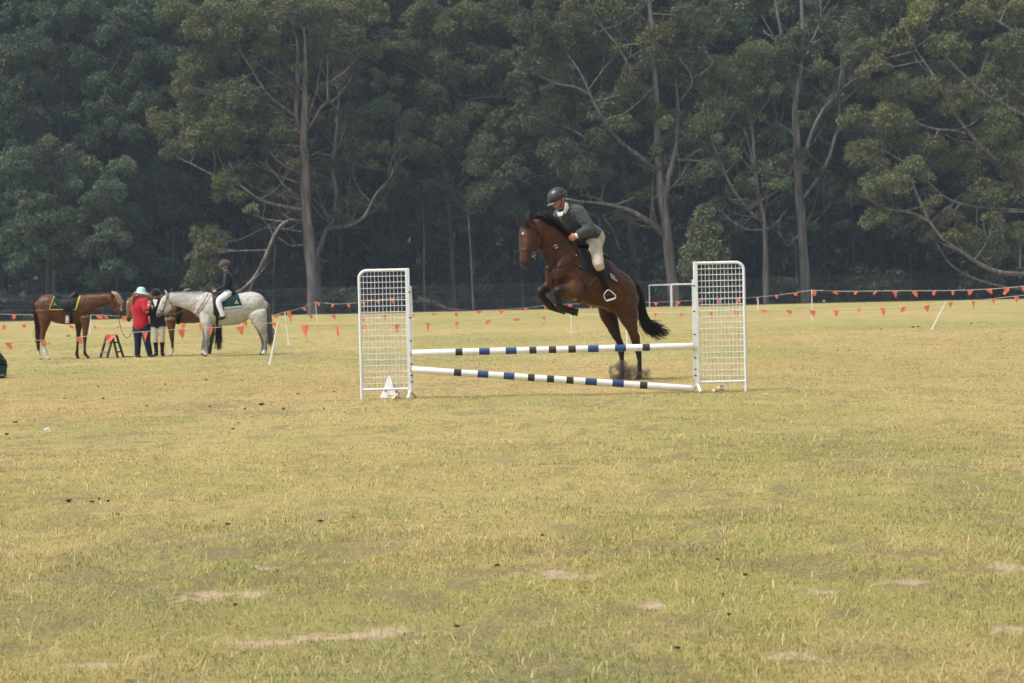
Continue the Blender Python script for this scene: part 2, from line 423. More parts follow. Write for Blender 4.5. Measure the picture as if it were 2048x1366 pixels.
# --- generic gum trees (prototypes, built at the origin) ---
def gum_proto(seed, H, first, spread, col, bark, lean=.04, nb=11, dens=1.0, loc=(0, 0, 0), lab='', cat='tree', group=None, low=False, name='gum_tree', lw=.1, ll=.32):
    rs = np.random.RandomState(seed)
    root = empty(name, loc, lab, cat, group)
    T = Tubes(); lx = rs.uniform(-lean, lean)*H; ly = rs.uniform(-lean, lean)*H*.5
    r0 = .009*H+.05
    L0 = np.array(loc, float)
    tr = [(0, 0, -.3, r0*1.35), (lx*.05, ly*.05, 1.2, r0), (lx*.2, ly*.2, H*.2, r0*.86), (lx*.45+rs.uniform(-.3, .3), ly*.4, H*.42, r0*.68), (lx*.7+rs.uniform(-.5, .5), ly*.7, H*.65, r0*.45), (lx, ly, H*.9, r0*.15)]
    q = T.add(tr, 9, 4, .08)
    puffs = []
    zq = np.array([p[2] for p in q])
    for b in range(nb):
        f = (b+rs.rand()*.8)/nb; z = first+(H*.88-first)*f
        j = int(np.argmin(abs(zq-z))); p = q[j]
        az = b*2.4+rs.uniform(-.5, .5); reach = spread*(1-.55*f)*rs.uniform(.65, 1.15)
        rise = reach*rs.uniform(.35, .95)
        d = np.array([math.cos(az), math.sin(az), 0])
        e1 = p[:3]+d*reach*.35+np.array([0, 0, rise*.22]); e2 = p[:3]+d*reach*.7+np.array([rs.uniform(-.5, .5), rs.uniform(-.5, .5), rise*.6]); e3 = p[:3]+d*reach+np.array([0, 0, rise])
        rb = max(.05, p[3]*.42)
        T.add([(*p[:3], rb), (*e1, rb*.8), (*e2, rb*.5), (*e3, rb*.2)], 6, 3)
        cz = rs.uniform(.9, 1.35)
        puffs += clump_puffs(rs, e3+np.array([0, 0, .5]), 2.3*cz, 2.3*cz, 1.35*cz, col, dens)
        for s in range(3):
            g = rs.uniform(.45, .95); s0 = e1*(1-g)+e3*g if g < .6 else e2*(1-(g-.6)/.4)+e3*((g-.6)/.4)
            dd = np.array([math.cos(az+rs.choice([-1, 1])*rs.uniform(.5, 1.3)), math.sin(az+rs.choice([-1, 1])*rs.uniform(.5, 1.3)), rs.uniform(.1, 1.0)])
            s1 = s0+dd*rs.uniform(1.3, 2.9)
            T.add([(*s0, rb*.4), (*(s0*.4+s1*.6+np.array([0, 0, .2])), rb*.25), (*s1, rb*.12)], 5, 2)
            cz = rs.uniform(.65, 1.1)
            puffs += clump_puffs(rs, s1, 1.7*cz, 1.7*cz, 1.0*cz, col, dens)
    puffs += clump_puffs(rs, q[-1][:3], 2.6, 2.6, 2.0, col, dens)
    puffs = [(a+L0[0], b+L0[1], c+L0[2], r, n, k) for (a, b, c, r, n, k) in puffs]
    for i in range(len(T.V)): T.V[i] = T.V[i]+L0
    link('trunk', T.mesh('trunk'), bark, root)
    crown_obj(rs, puffs, root, lw, ll)
    return root
def copy_tree(o, loc, rz=0, sc=1.0, label=None):
    c = o.copy(); COL.objects.link(c); c.location = loc; c.rotation_euler = (0, 0, rz); c.scale = (sc, sc, sc)
    if label: c['label'] = label
    for ch in list(o.children):
        d = ch.copy(); COL.objects.link(d); d.parent = c
    return c
def horizon_y(x): return 592-.0226*(x-1024)
random.seed(11)
GR = 'tall gum trees standing one behind another inside the forest'
LAB_IN = 'tall slender gum standing in the shade deep inside the forest'
protos = []
for i, (H, first, sp, col, bark, nb) in enumerate([(38, 8, 5.0, GREEN, M_BARKD, 15), (42, 11, 4.6, DARK, M_BARKD, 15), (35, 6, 5.4, OLIVE, M_BARKD, 14), (40, 6, 5.2, BLUE, M_BARKD, 16)]):
    protos.append(gum_proto(100+i, H, first, sp, col, bark, nb=nb, loc=(0, 0, 0), lab=LAB_IN, group=GR, dens=.95, lw=.085, ll=.24))
used = set()
rows = [(203, 8.5, 0), (213, 8.0, 1), (224, 8.0, 2), (238, 8.5, 3), (254, 9.5, 1)]
for (Y, st, off) in rows:
    x = -66+off*2.1
    while x < 68:
        k = random.randrange(4)
        if Y < 210 and x < -20: k = random.choice([0, 3, 3])
        if Y < 210 and x > 30: k = random.choice([2, 0, 2])
        p = (x+random.uniform(-2.2, 2.2), Y+random.uniform(-3.5, 3.5), 0)
        # a thin place high in the canopy at upper left lets the pale sky through
        pxx = 1024+p[0]/Y*FPX
        sc = random.uniform(.88, 1.12)
        if 270 < pxx < 350 and Y > 209: sc = .90
        if k not in used:
            used.add(k); o = protos[k]; o.location = p; o.rotation_euler.z = random.uniform(0, 6.28); o.scale = (sc,)*3
        else: copy_tree(protos[k], p, random.uniform(0, 6.28), sc)
        x += st*random.uniform(.8, 1.2)
# --- slim bare poles of young gums low in the shade ---
def sapling(seed, H, label, group):
    rs = np.random.RandomState(seed); root = empty('sapling', (0, 0, 0), label, 'tree', group)
    T = Tubes(); w = rs.uniform(-.5, .5)
    q = T.add([(0, 0, -.2, .13), (w*.3, 0, H*.3, .10), (w, .1, H*.6, .075), (w*.6, 0, H, .03)], 6, 4)
    puffs = []
    for b in range(7):
        z = H*(.5+.5*b/7); az = rs.uniform(0, 6.28); e = np.array([w*.7+math.cos(az)*1.3, math.sin(az)*1.3, z+.6])
        T.add([(w*.8, 0, z-.3, .03), (*e, .012)], 4, 2)
        puffs += clump_puffs(rs, e, 1.1, 1.1, .7, DARK, .8, 0)
    link('trunk', T.mesh('trunk'), M_BARKD if seed % 2 else M_BARK, root); crown_obj(rs, puffs, root)
    return root
SG = 'thin young gums between the big trunks'
sps = [sapling(31+i, h, 'thin young gum with a bare pole stem in the shade under the forest canopy', SG) for i, h in enumerate((9, 12, 14))]
k = 0
for Y in (198, 204, 212):
    x = -58+k
    while x < 60:
        p = (x+random.uniform(-1.5, 1.5), Y+random.uniform(-3, 3), 0)
        if k < 3: o = sps[k]; o.location = p
        else: copy_tree(sps[k % 3], p, random.uniform(0, 6.28), random.uniform(.8, 1.2))
        k += 1; x += random.uniform(3.5, 8)
# --- understorey bushes ---
def bush(seed, w, h, col, label, group=None, loc=(0, 0, 0), name='bush'):
    rs = np.random.RandomState(seed); root = empty(name, loc, label, 'bush', group); T = Tubes(); puffs = []
    for b in range(9):
        az = rs.uniform(0, 6.28); rr = w*.5*rs.rand()**.5; z = h*rs.uniform(.3, .95)*(1-.4*rr/(w*.5))
        e = np.array([math.cos(az)*rr, math.sin(az)*rr, z])
        T.add([(0, 0, -.1, .06), (*(e*.5), .04), (*e, .015)], 5, 3)
        puffs += clump_puffs(rs, e, w*.27, w*.27, h*.2, col, 1.0, .05)
    L0 = np.array(loc, float)
    puffs = [(a+L0[0], b+L0[1], c+L0[2], r, n, kk) for (a, b, c, r, n, kk) in puffs]
    for i in range(len(T.V)): T.V[i] = T.V[i]+L0
    link('stem', T.mesh('stem'), M_BARKD, root); crown_obj(rs, puffs, root, .1, .3, 'foliage')
    return root
BG = 'understorey bushes in the dark along the forest floor'
bps = [bush(51+i, w, h, c, 'dark leafy bush in the shade of the forest floor', BG) for i, (w, h, c) in enumerate(((5, 4.2, DARK), (6, 5.5, DARK), (4, 3, BLUE)))]
k = 0
for Y in (200, 207, 218, 230):
    x = -62+k*.7
    while x < 64:
        p = (x+random.uniform(-2, 2), Y+random.uniform(-3, 3), 0)
        if k < 3: o = bps[k]; o.location = p
        else: copy_tree(bps[k % 3], p, random.uniform(0, 6.28), random.uniform(.7, 1.3))
        k += 1; x += random.uniform(4, 8)
# --- the far wood, one mass ---
def far_wood():
    rs = np.random.RandomState(77); n = 230000
    x = rs.uniform(-120, 120, n); y = 272+rs.rand(n)*26; top = 38+8*fbm(x*.12, y*.1, 3)-3*np.exp(-((x+49)/5)**2)
    z = rs.rand(n)**1.15*top
    p = np.stack([x, y, z], -1)
    d = rs.normal(size=(n, 3)); d /= np.linalg.norm(d, axis=1, keepdims=True); w = np.cross(d, rs.normal(size=(n, 3))); w /= np.linalg.norm(w, axis=1, keepdims=True)
    s = rs.uniform(.45, 1.0, (n, 1))
    V = np.stack([p-w*s*.5, p+w*s*.5, p+d*s+w*s*.3, p+d*s-w*s*.3], 1).reshape(-1, 3)
    me = np_mesh('far_woodland', V, np.arange(n*4), 4)
    c = np.array(DARK)*(.7+.6*fbm(x*.3, z*.3, 3))[:, None]
    fattr(me, 'col', np.repeat(np.concatenate([c, np.ones((n, 1))], 1), 4, 0), 'POINT', 'FLOAT_COLOR')
    tag(link('far_woodland', me, M_LEAF), 'dark mass of forest behind the trees along the field', 'forest', None, 'stuff')
far_wood()

# --- trees at the forest edge, each with its own limbs traced to its real distance ---
def hero(name, D, label, limbs, clumps, bark, col, seed, cat='tree', dy=2.5):
    """limbs: list of [(px,py,r_px[,dDepth]),...]; clumps: (px,py,hw,hh[,col])"""
    rs = np.random.RandomState(seed); s = FPX/D
    b0 = limbs[0][0]; base = P(b0[0], b0[1], D); base.z = 0
    root = empty(name, base, label, cat); T = Tubes(); joints = []
    for li, lb in enumerate(limbs):
        pr = []; d1 = rs.uniform(-dy, dy) if li else 0
        tot = len(lb)-1
        for i, t in enumerate(lb):
            dd = t[3] if len(t) > 3 else d1*i/tot
            w = P(t[0], t[1], D+dd)
            if li == 0 and i == 0: w.z = -.25
            pr.append((w.x, w.y, w.z, t[2]/s*(.88 if li == 0 else .92)))
        q = T.add(pr, 10 if li == 0 else 7, 4, .06)
        joints += [(v, li) for v in q]
    J = np.array([v[:3] for v, _ in joints]); JR = np.array([v[3] for v, _ in joints])
    puffs = []
    for c in clumps:
        cc = c[4] if len(c) > 4 else col
        w0 = P(c[0], c[1], D); dx = np.abs(J[:, 0]-w0.x)+np.abs(J[:, 2]-w0.z)
        j = int(np.argmin(dx)); dd = J[j, 1]-w0.y
        w = P(c[0], c[1], D+max(-4, min(3, dd))+rs.uniform(-.9, 1.5))
        rx, rz = c[2]/s, c[3]/s
        puffs += clump_puffs(rs, np.array(w), rx, rx*.9, rz, cc, 1.75, .22)
        # twigs carry the clump
        st = J[j]; e = np.array(w)-np.array([0, 0, rz*.2])
        L = np.linalg.norm(e-st)
        if L < 9:
            mid = (st+e)/2+np.array([0, 0, -.06*L])+rs.normal(size=3)*.06*L
            T.add([(*st, min(JR[j], .09)), (*mid, .055), (*e, .02)], 5, 3)
            for t in range(4):
                e2 = e+np.array([rs.uniform(-.8, .8)*rx, rs.uniform(-.5, .5)*rx, rs.uniform(-.3, .7)*rz])
                T.add([(*mid, .035), (*((mid+e2)/2+rs.normal(size=3)*.1), .025), (*e2, .01)], 4, 2)
    # fine bare side limbs
    idx = [i for i, (v, li) in enumerate(joints) if (li > 0 or v[2] > 9) and v[3] < .3 and v[3] > .03]
    for i in rs.choice(idx, min(len(idx), 46 if puffs else 4), replace=False) if idx else []:
        v = joints[i][0]; r0 = min(.085, v[3]*.55); L = rs.uniform(1.6, 4.6); az = rs.uniform(0, 6.28); el = rs.uniform(.15, 1.2)
        d = np.array([math.cos(az)*math.cos(el)*1.3, math.sin(az)*math.cos(el)*.6, math.sin(el)]); k1 = v[:3]+d*L*.5+rs.normal(size=3)*.18; k2 = v[:3]+d*L+np.array([0, 0, .2*L])+rs.normal(size=3)*.25
        T.add([(*v[:3], r0), (*k1, r0*.7), (*k2, r0*.3)], 5, 3)
        k3 = k1+(k2-k1)*.3+rs.normal(size=3)*.8+np.array([0, 0, .7]); T.add([(*k1, r0*.5), (*((k1+k3)/2+rs.normal(size=3)*.1), r0*.4), (*k3, r0*.2)], 4, 2)
        if rs.rand() < .5: puffs += clump_puffs(rs, k2, .8, .8, .5, col, 1.0, .2)
    link('trunk', T.mesh('trunk'), bark, root)
    if puffs: crown_obj(rs, [(a, b, c, r, int(n*1.35), k) for (a, b, c, r, n, k) in puffs], root, .055, .18)
    return root

def base_y(px, D): return horizon_y(px)+FPX*CAMH/D
HB = lambda px, r, D: (px, base_y(px, D), r)
# big pale gum left of centre
D1 = 190
hero('gum_tree', D1, 'big pale gum with shedding orange bark, thickest trunk, behind the white horse', [
 [HB(629, 17, D1), (625, 560, 14), (618, 480, 13), (612, 420, 12), (610, 330, 10.5), (607, 280, 9), (610, 200, 7), (610, 140, 5), (609, 55, 3)],
 [(604, 270, 6, 0), (592, 230, 5, 0), (594, 150, 4, -.5), (595, 90, 3, -.5), (585, 60, 2.5, 0), (558, 20, 2)],
 [(602, 419, 4.5, -.5), (556, 410, 4, -1), (520, 399, 3.6, -1.5), (494, 381, 3.2, -2), (472, 366, 2.6, -2), (428, 351, 2.3, -2.5), (380, 326, 1.6, -3)],
 [(482, 372, 2.4, -2), (470, 350, 2, -2), (458, 322, 1.5, -2)], [(455, 362, 2, -2), (445, 330, 1.8, -2), (435, 305, 1.3, -2), (437, 270, 1, -2)],
 [(602, 400, 3, 0), (571, 390, 2.4, 0), (520, 380, 1.8, 1), (485, 360, 1.2, 1)],
 [(598, 392, 2.6, 0), (574, 377, 2.3, -1), (556, 355, 2, -1), (545, 340, 1.6, -1.3), (530, 325, 1.2, -1.5)],
 [(598, 346, 3, 0), (571, 333, 2.6, -1), (549, 315, 2.1, -1.6), (538, 296, 1.4, -2)],
 [(598, 366, 2.6), (567, 355, 2.2), (541, 340, 1.6), (515, 322, 1)],
 [(594, 234, 3.6, 0), (571, 218, 3.3, -1), (541, 194, 2.8, -1.5), (520, 165, 2.2, -2), (494, 124, 1.7, -2), (476, 95, 1.1, -2)],
 [(605, 268, 3, 0), (577, 252, 2.3, -1), (555, 238, 1.5, -1.5)], [(600, 292, 2, 0), (570, 290, 1.8, 0), (545, 288, 1)],
 [(611, 263, 4, 0), (629, 238, 3.3, .5), (644, 212, 2.8, 1), (670, 198, 2.3, 1.5), (695, 168, 1.9, 2), (706, 146, 1.2, 2)],
 [(655, 206, 2.6, 1), (655, 160, 2.2, 1), (656, 110, 1.4, 1)], [(657, 166, 2, 1), (685, 147, 1.8, 0), (708, 122, 1.5, 0), (720, 100, .9, 0)],
 [(594, 148, 2.4, 0), (578, 132, 2, 0), (565, 115, 1.3, 0)], [(633, 190, 1.8), (636, 160, 1.5), (644, 120, .9)],
 [(600, 443, 4, 0), (578, 441, 4, -2.5), (556, 458, 3.8, -3.5), (538, 495, 3.4, -4), (518, 540, 3, -4.5), (492, 572, 2.6, -5), (470, 586, 2, -5)],
 [(536, 500, 2, -4), (522, 528, 1.8, -4.5), (507, 560, 1.4, -5), (497, 590, 1, -5)],
 [(603, 463, 2.2, 0), (560, 457, 1.8, -1), (530, 455, 1.2, -1)], [(607, 490, 2.2, 0), (580, 491, 1.8, -1), (556, 474, 1.2, -1.5)],
], [(382, 246, 36, 34), (325, 263, 30, 34), (352, 300, 26, 24), (395, 290, 36, 30), (440, 255, 36, 28), (395, 150, 42, 36), (372, 180, 26, 28), (432, 110, 40, 34), (474, 198, 50, 34), (440, 44, 46, 36), (395, 60, 36, 30),
  (351, 18, 42, 22), (490, 50, 46, 34), (421, 479, 42, 30), (404, 505, 26, 18), (457, 386, 30, 26), (408, 545, 40, 24), (600, 20, 60, 26), (668, 30, 50, 26), (731, 22, 46, 28), (665, 57, 50, 30), (555, 60, 34, 28),
  (722, 101, 36, 22), (538, 97, 30, 22), (560, 170, 30, 20), (500, 240, 44, 24), (530, 215, 40, 22), (560, 265, 30, 18), (645, 100, 30, 22), (585, 105, 24, 16), (700, 75, 34, 20), (520, 20, 40, 24)],
 M_BARKO, OLIVE, 1)
D2 = 194
hero('gum_tree', D2, 'slender twisting gum just right of the thick orange barked gum, bowed limb to the right', [
 [HB(641, 9, D2), (634, 520, 7), (640, 498, 6), (651, 465, 5.6), (666, 439, 4.8), (673, 388, 4.4), (666, 340, 4), (671, 282, 3.6), (677, 220, 2.6), (678, 165, 1.6)],
 [(652, 461, 4, 0), (668, 456, 4, -.5), (695, 452, 3.8, -1.5), (725, 437, 3.3, -2), (743, 405, 2.9, -2), (755, 384, 2.6, -2), (776, 362, 2.2, -2), (792, 330, 1.6, -2), (806, 298, 1.1, -2)],
 [(656, 438, 2.6, 0), (645, 412, 2.2, 0), (637, 385, 1.5, 0)], [(783, 345, 1.4, -2), (800, 325, 1, -2), (818, 310, .8, -2)],
 [(672, 300, 2, 0), (690, 260, 1.6, 0), (700, 230, 1.1, 0)],
], [(714, 290, 26, 18), (705, 408, 26, 22), (660, 330, 20, 16), (705, 180, 30, 22), (700, 235, 26, 16), (690, 140, 30, 20), (745, 300, 22, 16), (820, 290, 24, 16)], M_BARK, OLIVE, 2)
D3 = 186
hero('gum_tree', D3, 'grey forked gum whose long branch reaches left behind the jumping rider', [
 [HB(1352, 14, D3), (1344, 560, 12.5), (1337, 500, 11.5), (1331, 439, 11), (1322, 386, 9.5), (1316, 307, 8), (1312, 200, 7), (1308, 110, 6), (1303, 44, 5), (1294, -30, 4)],
 [(1330, 400, 6.5, 0), (1334, 370, 6.3, 0), (1341, 340, 6, 0), (1353, 285, 5.4, .5), (1356, 220, 4.6, 1), (1353, 170, 3.2, 1), (1350, 110, 2, 1)],
 [(1325, 468, 6, 0), (1310, 452, 5.6, -1), (1296, 442, 5.2, -1.6), (1261, 421, 4.4, -2), (1213, 408, 3.4, -2.5), (1156, 402, 2.2, -3), (1120, 395, 1.4, -3)],
 [(1316, 343, 5.5, 0), (1279, 312, 4.8, -1), (1243, 285, 4.3, -1.5), (1217, 255, 3.9, -2), (1186, 202, 3.3, -2.5), (1160, 145, 2.6, -2.5), (1129, 101, 1.5, -2.5)],
 [(1226, 305, 3, -1.5), (1186, 285, 2.6, -2), (1142, 259, 2.2, -2), (1107, 248, 1.4, -2)],
 [(1180, 190, 3, -2.5), (1150, 174, 2.7, -3), (1112, 166, 2.3, -3), (1059, 142, 1.9, -3), (1024, 125, 1.2, -3)],
 [(1312, 200, 4, 0), (1268, 148, 3.6, 1), (1235, 92, 3, 1), (1200, 48, 2.5, 1), (1170, -10, 1.6, 1)],
 [(1235, 95, 2, 1), (1270, 88, 1.6, 0), (1290, 95, 1, 0)], [(1213, 408, 2, -2.5), (1190, 395, 1.5, -2.5), (1165, 392, 1, -3)],
 [(1240, 500, 1.6, 2), (1225, 460, 1.4, 2), (1205, 430, 1, 2)], [(1354, 320, 2.5, 0), (1400, 323, 2, 0), (1450, 340, 1.4, 0)],
 [(1356, 208, 2.2, 1), (1385, 160, 1.7, 0), (1350, 105, 1, 0)], [(1402, 148, 1.5, 0), (1425, 125, 1.2, 0), (1400, 95, 1, 0)],
], [(1314, 79, 34, 26, GOLD), (1366, 57, 34, 24, GOLD), (1419, 66, 32, 24), (1375, 26, 30, 18), (1437, 26, 30, 20), (1270, 184, 42, 34), (1296, 233, 30, 34), (1340, 162, 40, 26), (1380, 125, 34, 22), (1305, 130, 34, 28), (1402, 176, 26, 20), (1265, 215, 30, 24),
  (1081, 246, 40, 26, GREEN), (1105, 215, 36, 24, GREEN), (1068, 75, 42, 36), (1110, 95, 36, 28), (1156, 66, 42, 34), (1190, 100, 34, 26), (1115, 140, 30, 20), (1060, 130, 36, 22), (1156, 340, 46, 26, GREEN), (1110, 300, 40, 24, GREEN), (1200, 350, 34, 20, GREEN), (1195, 290, 34, 22, GREEN),
  (1345, 240, 30, 24), (1250, 250, 30, 22), (1150, 20, 44, 28), (1215, 20, 36, 26), (1320, 290, 24, 16)], M_BARK, OLIVE, 3)
D4 = 192
hero('gum_tree', D4, 'smooth grey gum with two curved limbs forking wide, right of the far goal frame', [
 [HB(1613, 12, D4), (1608, 520, 11), (1603, 440, 10), (1596, 360, 9.5), (1594, 280, 8.5), (1590, 215, 7), (1600, 150, 5.5), (1606, 75, 5), (1602, -20, 4)],
 [(1600, 350, 5, 0), (1604, 325, 5, -.5), (1613, 300, 4.8, -.5), (1628, 255, 4.5, -1), (1646, 222, 4.2, -1), (1672, 189, 3.8, -1), (1681, 154, 3.2, -1), (1684, 110, 2, -1)],
 [(1603, 400, 4.5, 0), (1640, 352, 4.2, 1), (1655, 323, 4.1, 1), (1668, 281, 4, 1), (1677, 246, 3.8, 1), (1679, 190, 3.2, 1), (1690, 140, 2, 1)],
 [(1588, 270, 3, 0), (1570, 255, 2.4, 0), (1549, 244, 1.6, 0)], [(1590, 362, 4.4, 0), (1562, 349, 3.8, -1), (1536, 345, 3.1, -1), (1505, 340, 2, -1.5)],
 [(1592, 215, 4, 0), (1575, 130, 4.2, 1), (1566, 83, 4, 1), (1553, 13, 3.6, 1), (1545, -30, 3, 1)], [(1610, 110, 3, 0), (1626, 79, 2.8, 0), (1640, 38, 2.3, 0), (1641, -10, 1.8, 0)],
 [(1612, 450, 3, 2), (1580, 490, 2, 2), (1560, 470, 1.4, 2)],
], [(1562, 110, 42, 24), (1615, 114, 38, 28), (1589, 83, 40, 20), (1550, 140, 34, 22), (1600, 140, 36, 20), (1640, 140, 28, 18), (1720, 57, 32, 24, GREEN), (1655, 60, 26, 30), (1560, 190, 26, 20), (1625, 190, 26, 20), (1650, 165, 24, 16), (1700, 90, 30, 22, GREEN)], M_BARK, GREEN, 4)
D5 = 188
hero('gum_tree', D5, 'leaning thin gum immediately left of the smooth grey gum, lower right limb dead', [
 [HB(1533, 8, D5), (1531, 500, 6.5), (1527, 439, 5.6), (1518, 395, 5), (1511, 351, 4.6), (1505, 263, 3.6), (1495, 215, 2.2)],
 [(1529, 448, 4, 0), (1497, 420, 3.8, -1), (1467, 380, 3.4, -1.5), (1445, 336, 3.2, -2), (1428, 290, 2.6, -2), (1420, 250, 1.6, -2)],
 [(1518, 395, 2.6, 0), (1500, 300, 2.2, 0), (1484, 255, 1.6, 0), (1450, 245, 1.1, -1)], [(1524, 460, 2.6, 0), (1490, 458, 2.2, -1), (1462, 440, 1.8, -1), (1430, 410, 1.2, -1)],
], [(1402, 176, 26, 20), (1441, 145, 42, 26), (1494, 154, 45, 28), (1463, 211, 42, 20), (1402, 264, 34, 28), (1503, 114, 40, 26), (1490, 220, 32, 18), (1425, 245, 30, 22), (1470, 180, 36, 20), (1420, 300, 26, 18), (1500, 185, 30, 18),
 (1410, 350, 38, 22, GREEN), (1440, 330, 30, 18, GREEN)], M_BARK, OLIVE, 5)
# broad gum standing beyond the right frame edge, limbs sweeping left
D6 = 184
hero('gum_tree', D6, 'spreading gum at the far right whose long bare limbs sweep left over the field edge', [
 [HB(2140, 20, D6), (2135, 540, 17), (2120, 440, 15), (2105, 330, 12), (2095, 230, 10), (2090, 100, 7), (2080, 0, 5)],
 [(2110, 430, 7, 0), (2050, 362, 5.4, -1), (1984, 312, 4.2, -2), (1936, 263, 4, -2.5), (1900, 211, 3.6, -3), (1874, 162, 3.2, -3), (1839, 110, 2.6, -3), (1821, 79, 2, -3), (1800, 30, 1.2, -3)],
 [(1931, 266, 3, -2.5), (1900, 260, 2.7, -3), (1878, 259, 2.5, -3), (1843, 250, 2.1, -3), (1817, 235, 1.4, -3)], [(1955, 287, 2.2, -2), (1915, 280, 1.7, -2), (1888, 268, 1.1, -2)],
 [(2098, 260, 6, 0), (2050, 232, 5, -1.5), (2004, 208, 4.2, -2), (1962, 182, 3.7, -3), (1922, 145, 3.1, -3), (1887, 105, 2.3, -3), (1861, 66, 1.4, -3)],
 [(2094, 130, 4.6, 0), (2037, 70, 3.4, -1), (1988, 38, 2.4, -2), (1940, -5, 1.4, -2)],
 [(2125, 560, 7, 0), (2060, 549, 5.6, -3), (2001, 545, 5, -4), (1958, 527, 4.4, -4.5), (1918, 500, 3.8, -5), (1887, 479, 3.4, -5), (1857, 439, 2.9, -5), (1839, 400, 2.3, -5), (1817, 347, 1.3, -5)],
 [(1862, 445, 2.6, -5), (1821, 424, 2.2, -5), (1782, 419, 1.2, -5)], [(2125, 590, 4, 0), (1997, 571, 2.8, -3), (1931, 549, 2.3, -3), (1896, 523, 1.9, -3), (1874, 487, 1.2, -3)],
 [(2110, 420, 3.6, 0), (1990, 418, 2.6, -2), (1900, 400, 2.3, -3), (1843, 351, 1.9, -3), (1800, 320, 1.5, -3), (1764, 299, 1, -3)],
 [(2040, 536, 3, -3), (2036, 478, 2.4, -3), (1995, 452, 1.6, -3)], [(2116, 424, 3, 0), (2048, 424, 2.4, -2), (1975, 424, 1.4, -2)], [(2050, 548, 3, -3), (1990, 540, 2, -3), (1975, 500, 1.5, -3), (1965, 430, 1, -3)],
], [(1839, 35, 32, 28, GOLD), (1820, 60, 24, 26), (1892, 97, 42, 26), (1958, 26, 30, 18, GOLD), (2028, 26, 32, 22), (1887, 132, 34, 22), (2010, 150, 42, 36), (2019, 100, 36, 26), (1997, 264, 40, 38), (2030, 210, 34, 30), (1914, 211, 34, 26), (1800, 180, 44, 22), (1782, 233, 46, 24, GOLD), (1760, 250, 28, 20),
  (1712, 242, 28, 20), (1795, 268, 34, 24), (1734, 316, 38, 28), (1879, 316, 30, 22), (1940, 334, 26, 22), (1769, 378, 50, 26), (1740, 370, 26, 16), (1962, 395, 35, 28), (1822, 351, 40, 22), (1756, 439, 40, 22, GREEN), (1729, 114, 38, 22), (1745, 135, 30, 18), (1931, 487, 35, 26), (1985, 500, 34, 24), (1850, 180, 34, 20), (1860, 290, 30, 18), (2035, 330, 34, 30), (2020, 470, 34, 26), (1900, 440, 26, 16)],
 M_BARK, OLIVE, 6)
# dense blue-green tree at the far left
D7 = 192
hero('dense_tree', D7, 'broad blue green tree with layered domed foliage at the far left edge', [
 [HB(110, 9, D7), (112, 520, 8), (108, 400, 7), (120, 290, 6), (125, 200, 7), (130, 100, 5), (140, 40, 3)],
 [(110, 420, 6, 0), (60, 350, 4.6, -1), (30, 280, 3.4, -1.5), (10, 200, 2, -1.5)], [(118, 330, 5, 0), (180, 290, 4, -1), (230, 260, 3, -1.5), (290, 235, 2, -2)],
 [(122, 250, 5, 0), (180, 200, 4, -.5), (230, 130, 3, -1), (255, 70, 2, -1)], [(126, 220, 4, 0), (80, 150, 3.2, -.5), (60, 110, 2.2, -.5)], [(128, 150, 3, 0), (190, 110, 2.4, .5), (200, 60, 1.4, .5)],
], [(114, 40, 40, 24), (162, 22, 46, 24), (246, 53, 52, 26), (210, 78, 46, 26), (272, 35, 40, 20), (75, 100, 44, 28), (145, 125, 40, 24), (22, 145, 40, 28), (26, 198, 42, 30), (75, 75, 36, 22), (307, 127, 44, 24), (246, 259, 52, 22), (189, 281, 42, 24), (44, 290, 36, 26), (120, 180, 40, 24), (200, 175, 46, 24), (270, 165, 40, 22),
  (10, 100, 30, 24), (60, 235, 42, 26), (130, 235, 40, 24), (290, 210, 40, 22), (210, 225, 40, 20), (70, 165, 36, 20), (10, 255, 30, 24), (-30, 180, 40, 30), (-30, 270, 36, 30), (180, 130, 36, 20)], M_BARKD, BLUE, 7)
D8 = 188
hero('dense_tree', D8, 'low dark blue green tree behind the saddled brown horse', [
 [HB(96, 9, D8), (96, 560, 8), (100, 470, 6), (105, 390, 4)], [(98, 500, 4, 0), (150, 460, 3, -1), (200, 440, 2, -1)], [(98, 480, 3.4, 0), (50, 430, 2.6, -1), (30, 380, 1.6, -1)],
], [(88, 365, 48, 28), (44, 400, 36, 26), (110, 439, 48, 28), (40, 470, 40, 28), (150, 390, 36, 24), (44, 527, 38, 24), (123, 530, 42, 24), (190, 500, 36, 24), (180, 440, 38, 24), (20, 330, 36, 26), (150, 335, 38, 22), (220, 390, 34, 24), (-20, 420, 36, 30), (70, 440, 36, 28), (140, 480, 36, 26), (80, 500, 36, 26), (230, 470, 32, 26), (170, 350, 36, 24), (240, 340, 34, 24), (200, 410, 34, 24), (60, 330, 34, 24), (10, 500, 34, 26), (230, 540, 34, 22), (110, 300, 36, 22), (180, 560, 30, 18)], M_BARKD, BLUE, 8)
D9 = 193
hero('dense_tree', D9, 'round crowned young tree on a thin brown stem above the woman in red', [
 [HB(350, 4.5, D9), (345, 560, 4), (347, 500, 3.4), (343, 440, 2.8), (320, 400, 2)], [(346, 510, 2.4, 0), (310, 480, 2, -1), (270, 462, 1.3, -1)], [(343, 440, 2, 0), (360, 400, 1.6, 0), (356, 370, 1, 0)],
], [(285, 386, 40, 34), (320, 355, 36, 26), (351, 368, 34, 26), (310, 420, 36, 24), (263, 461, 38, 26), (345, 415, 28, 20), (250, 420, 30, 22), (330, 545, 30, 22), (290, 520, 28, 18)], M_BARKD, BLUE, 9)
D10 = 195
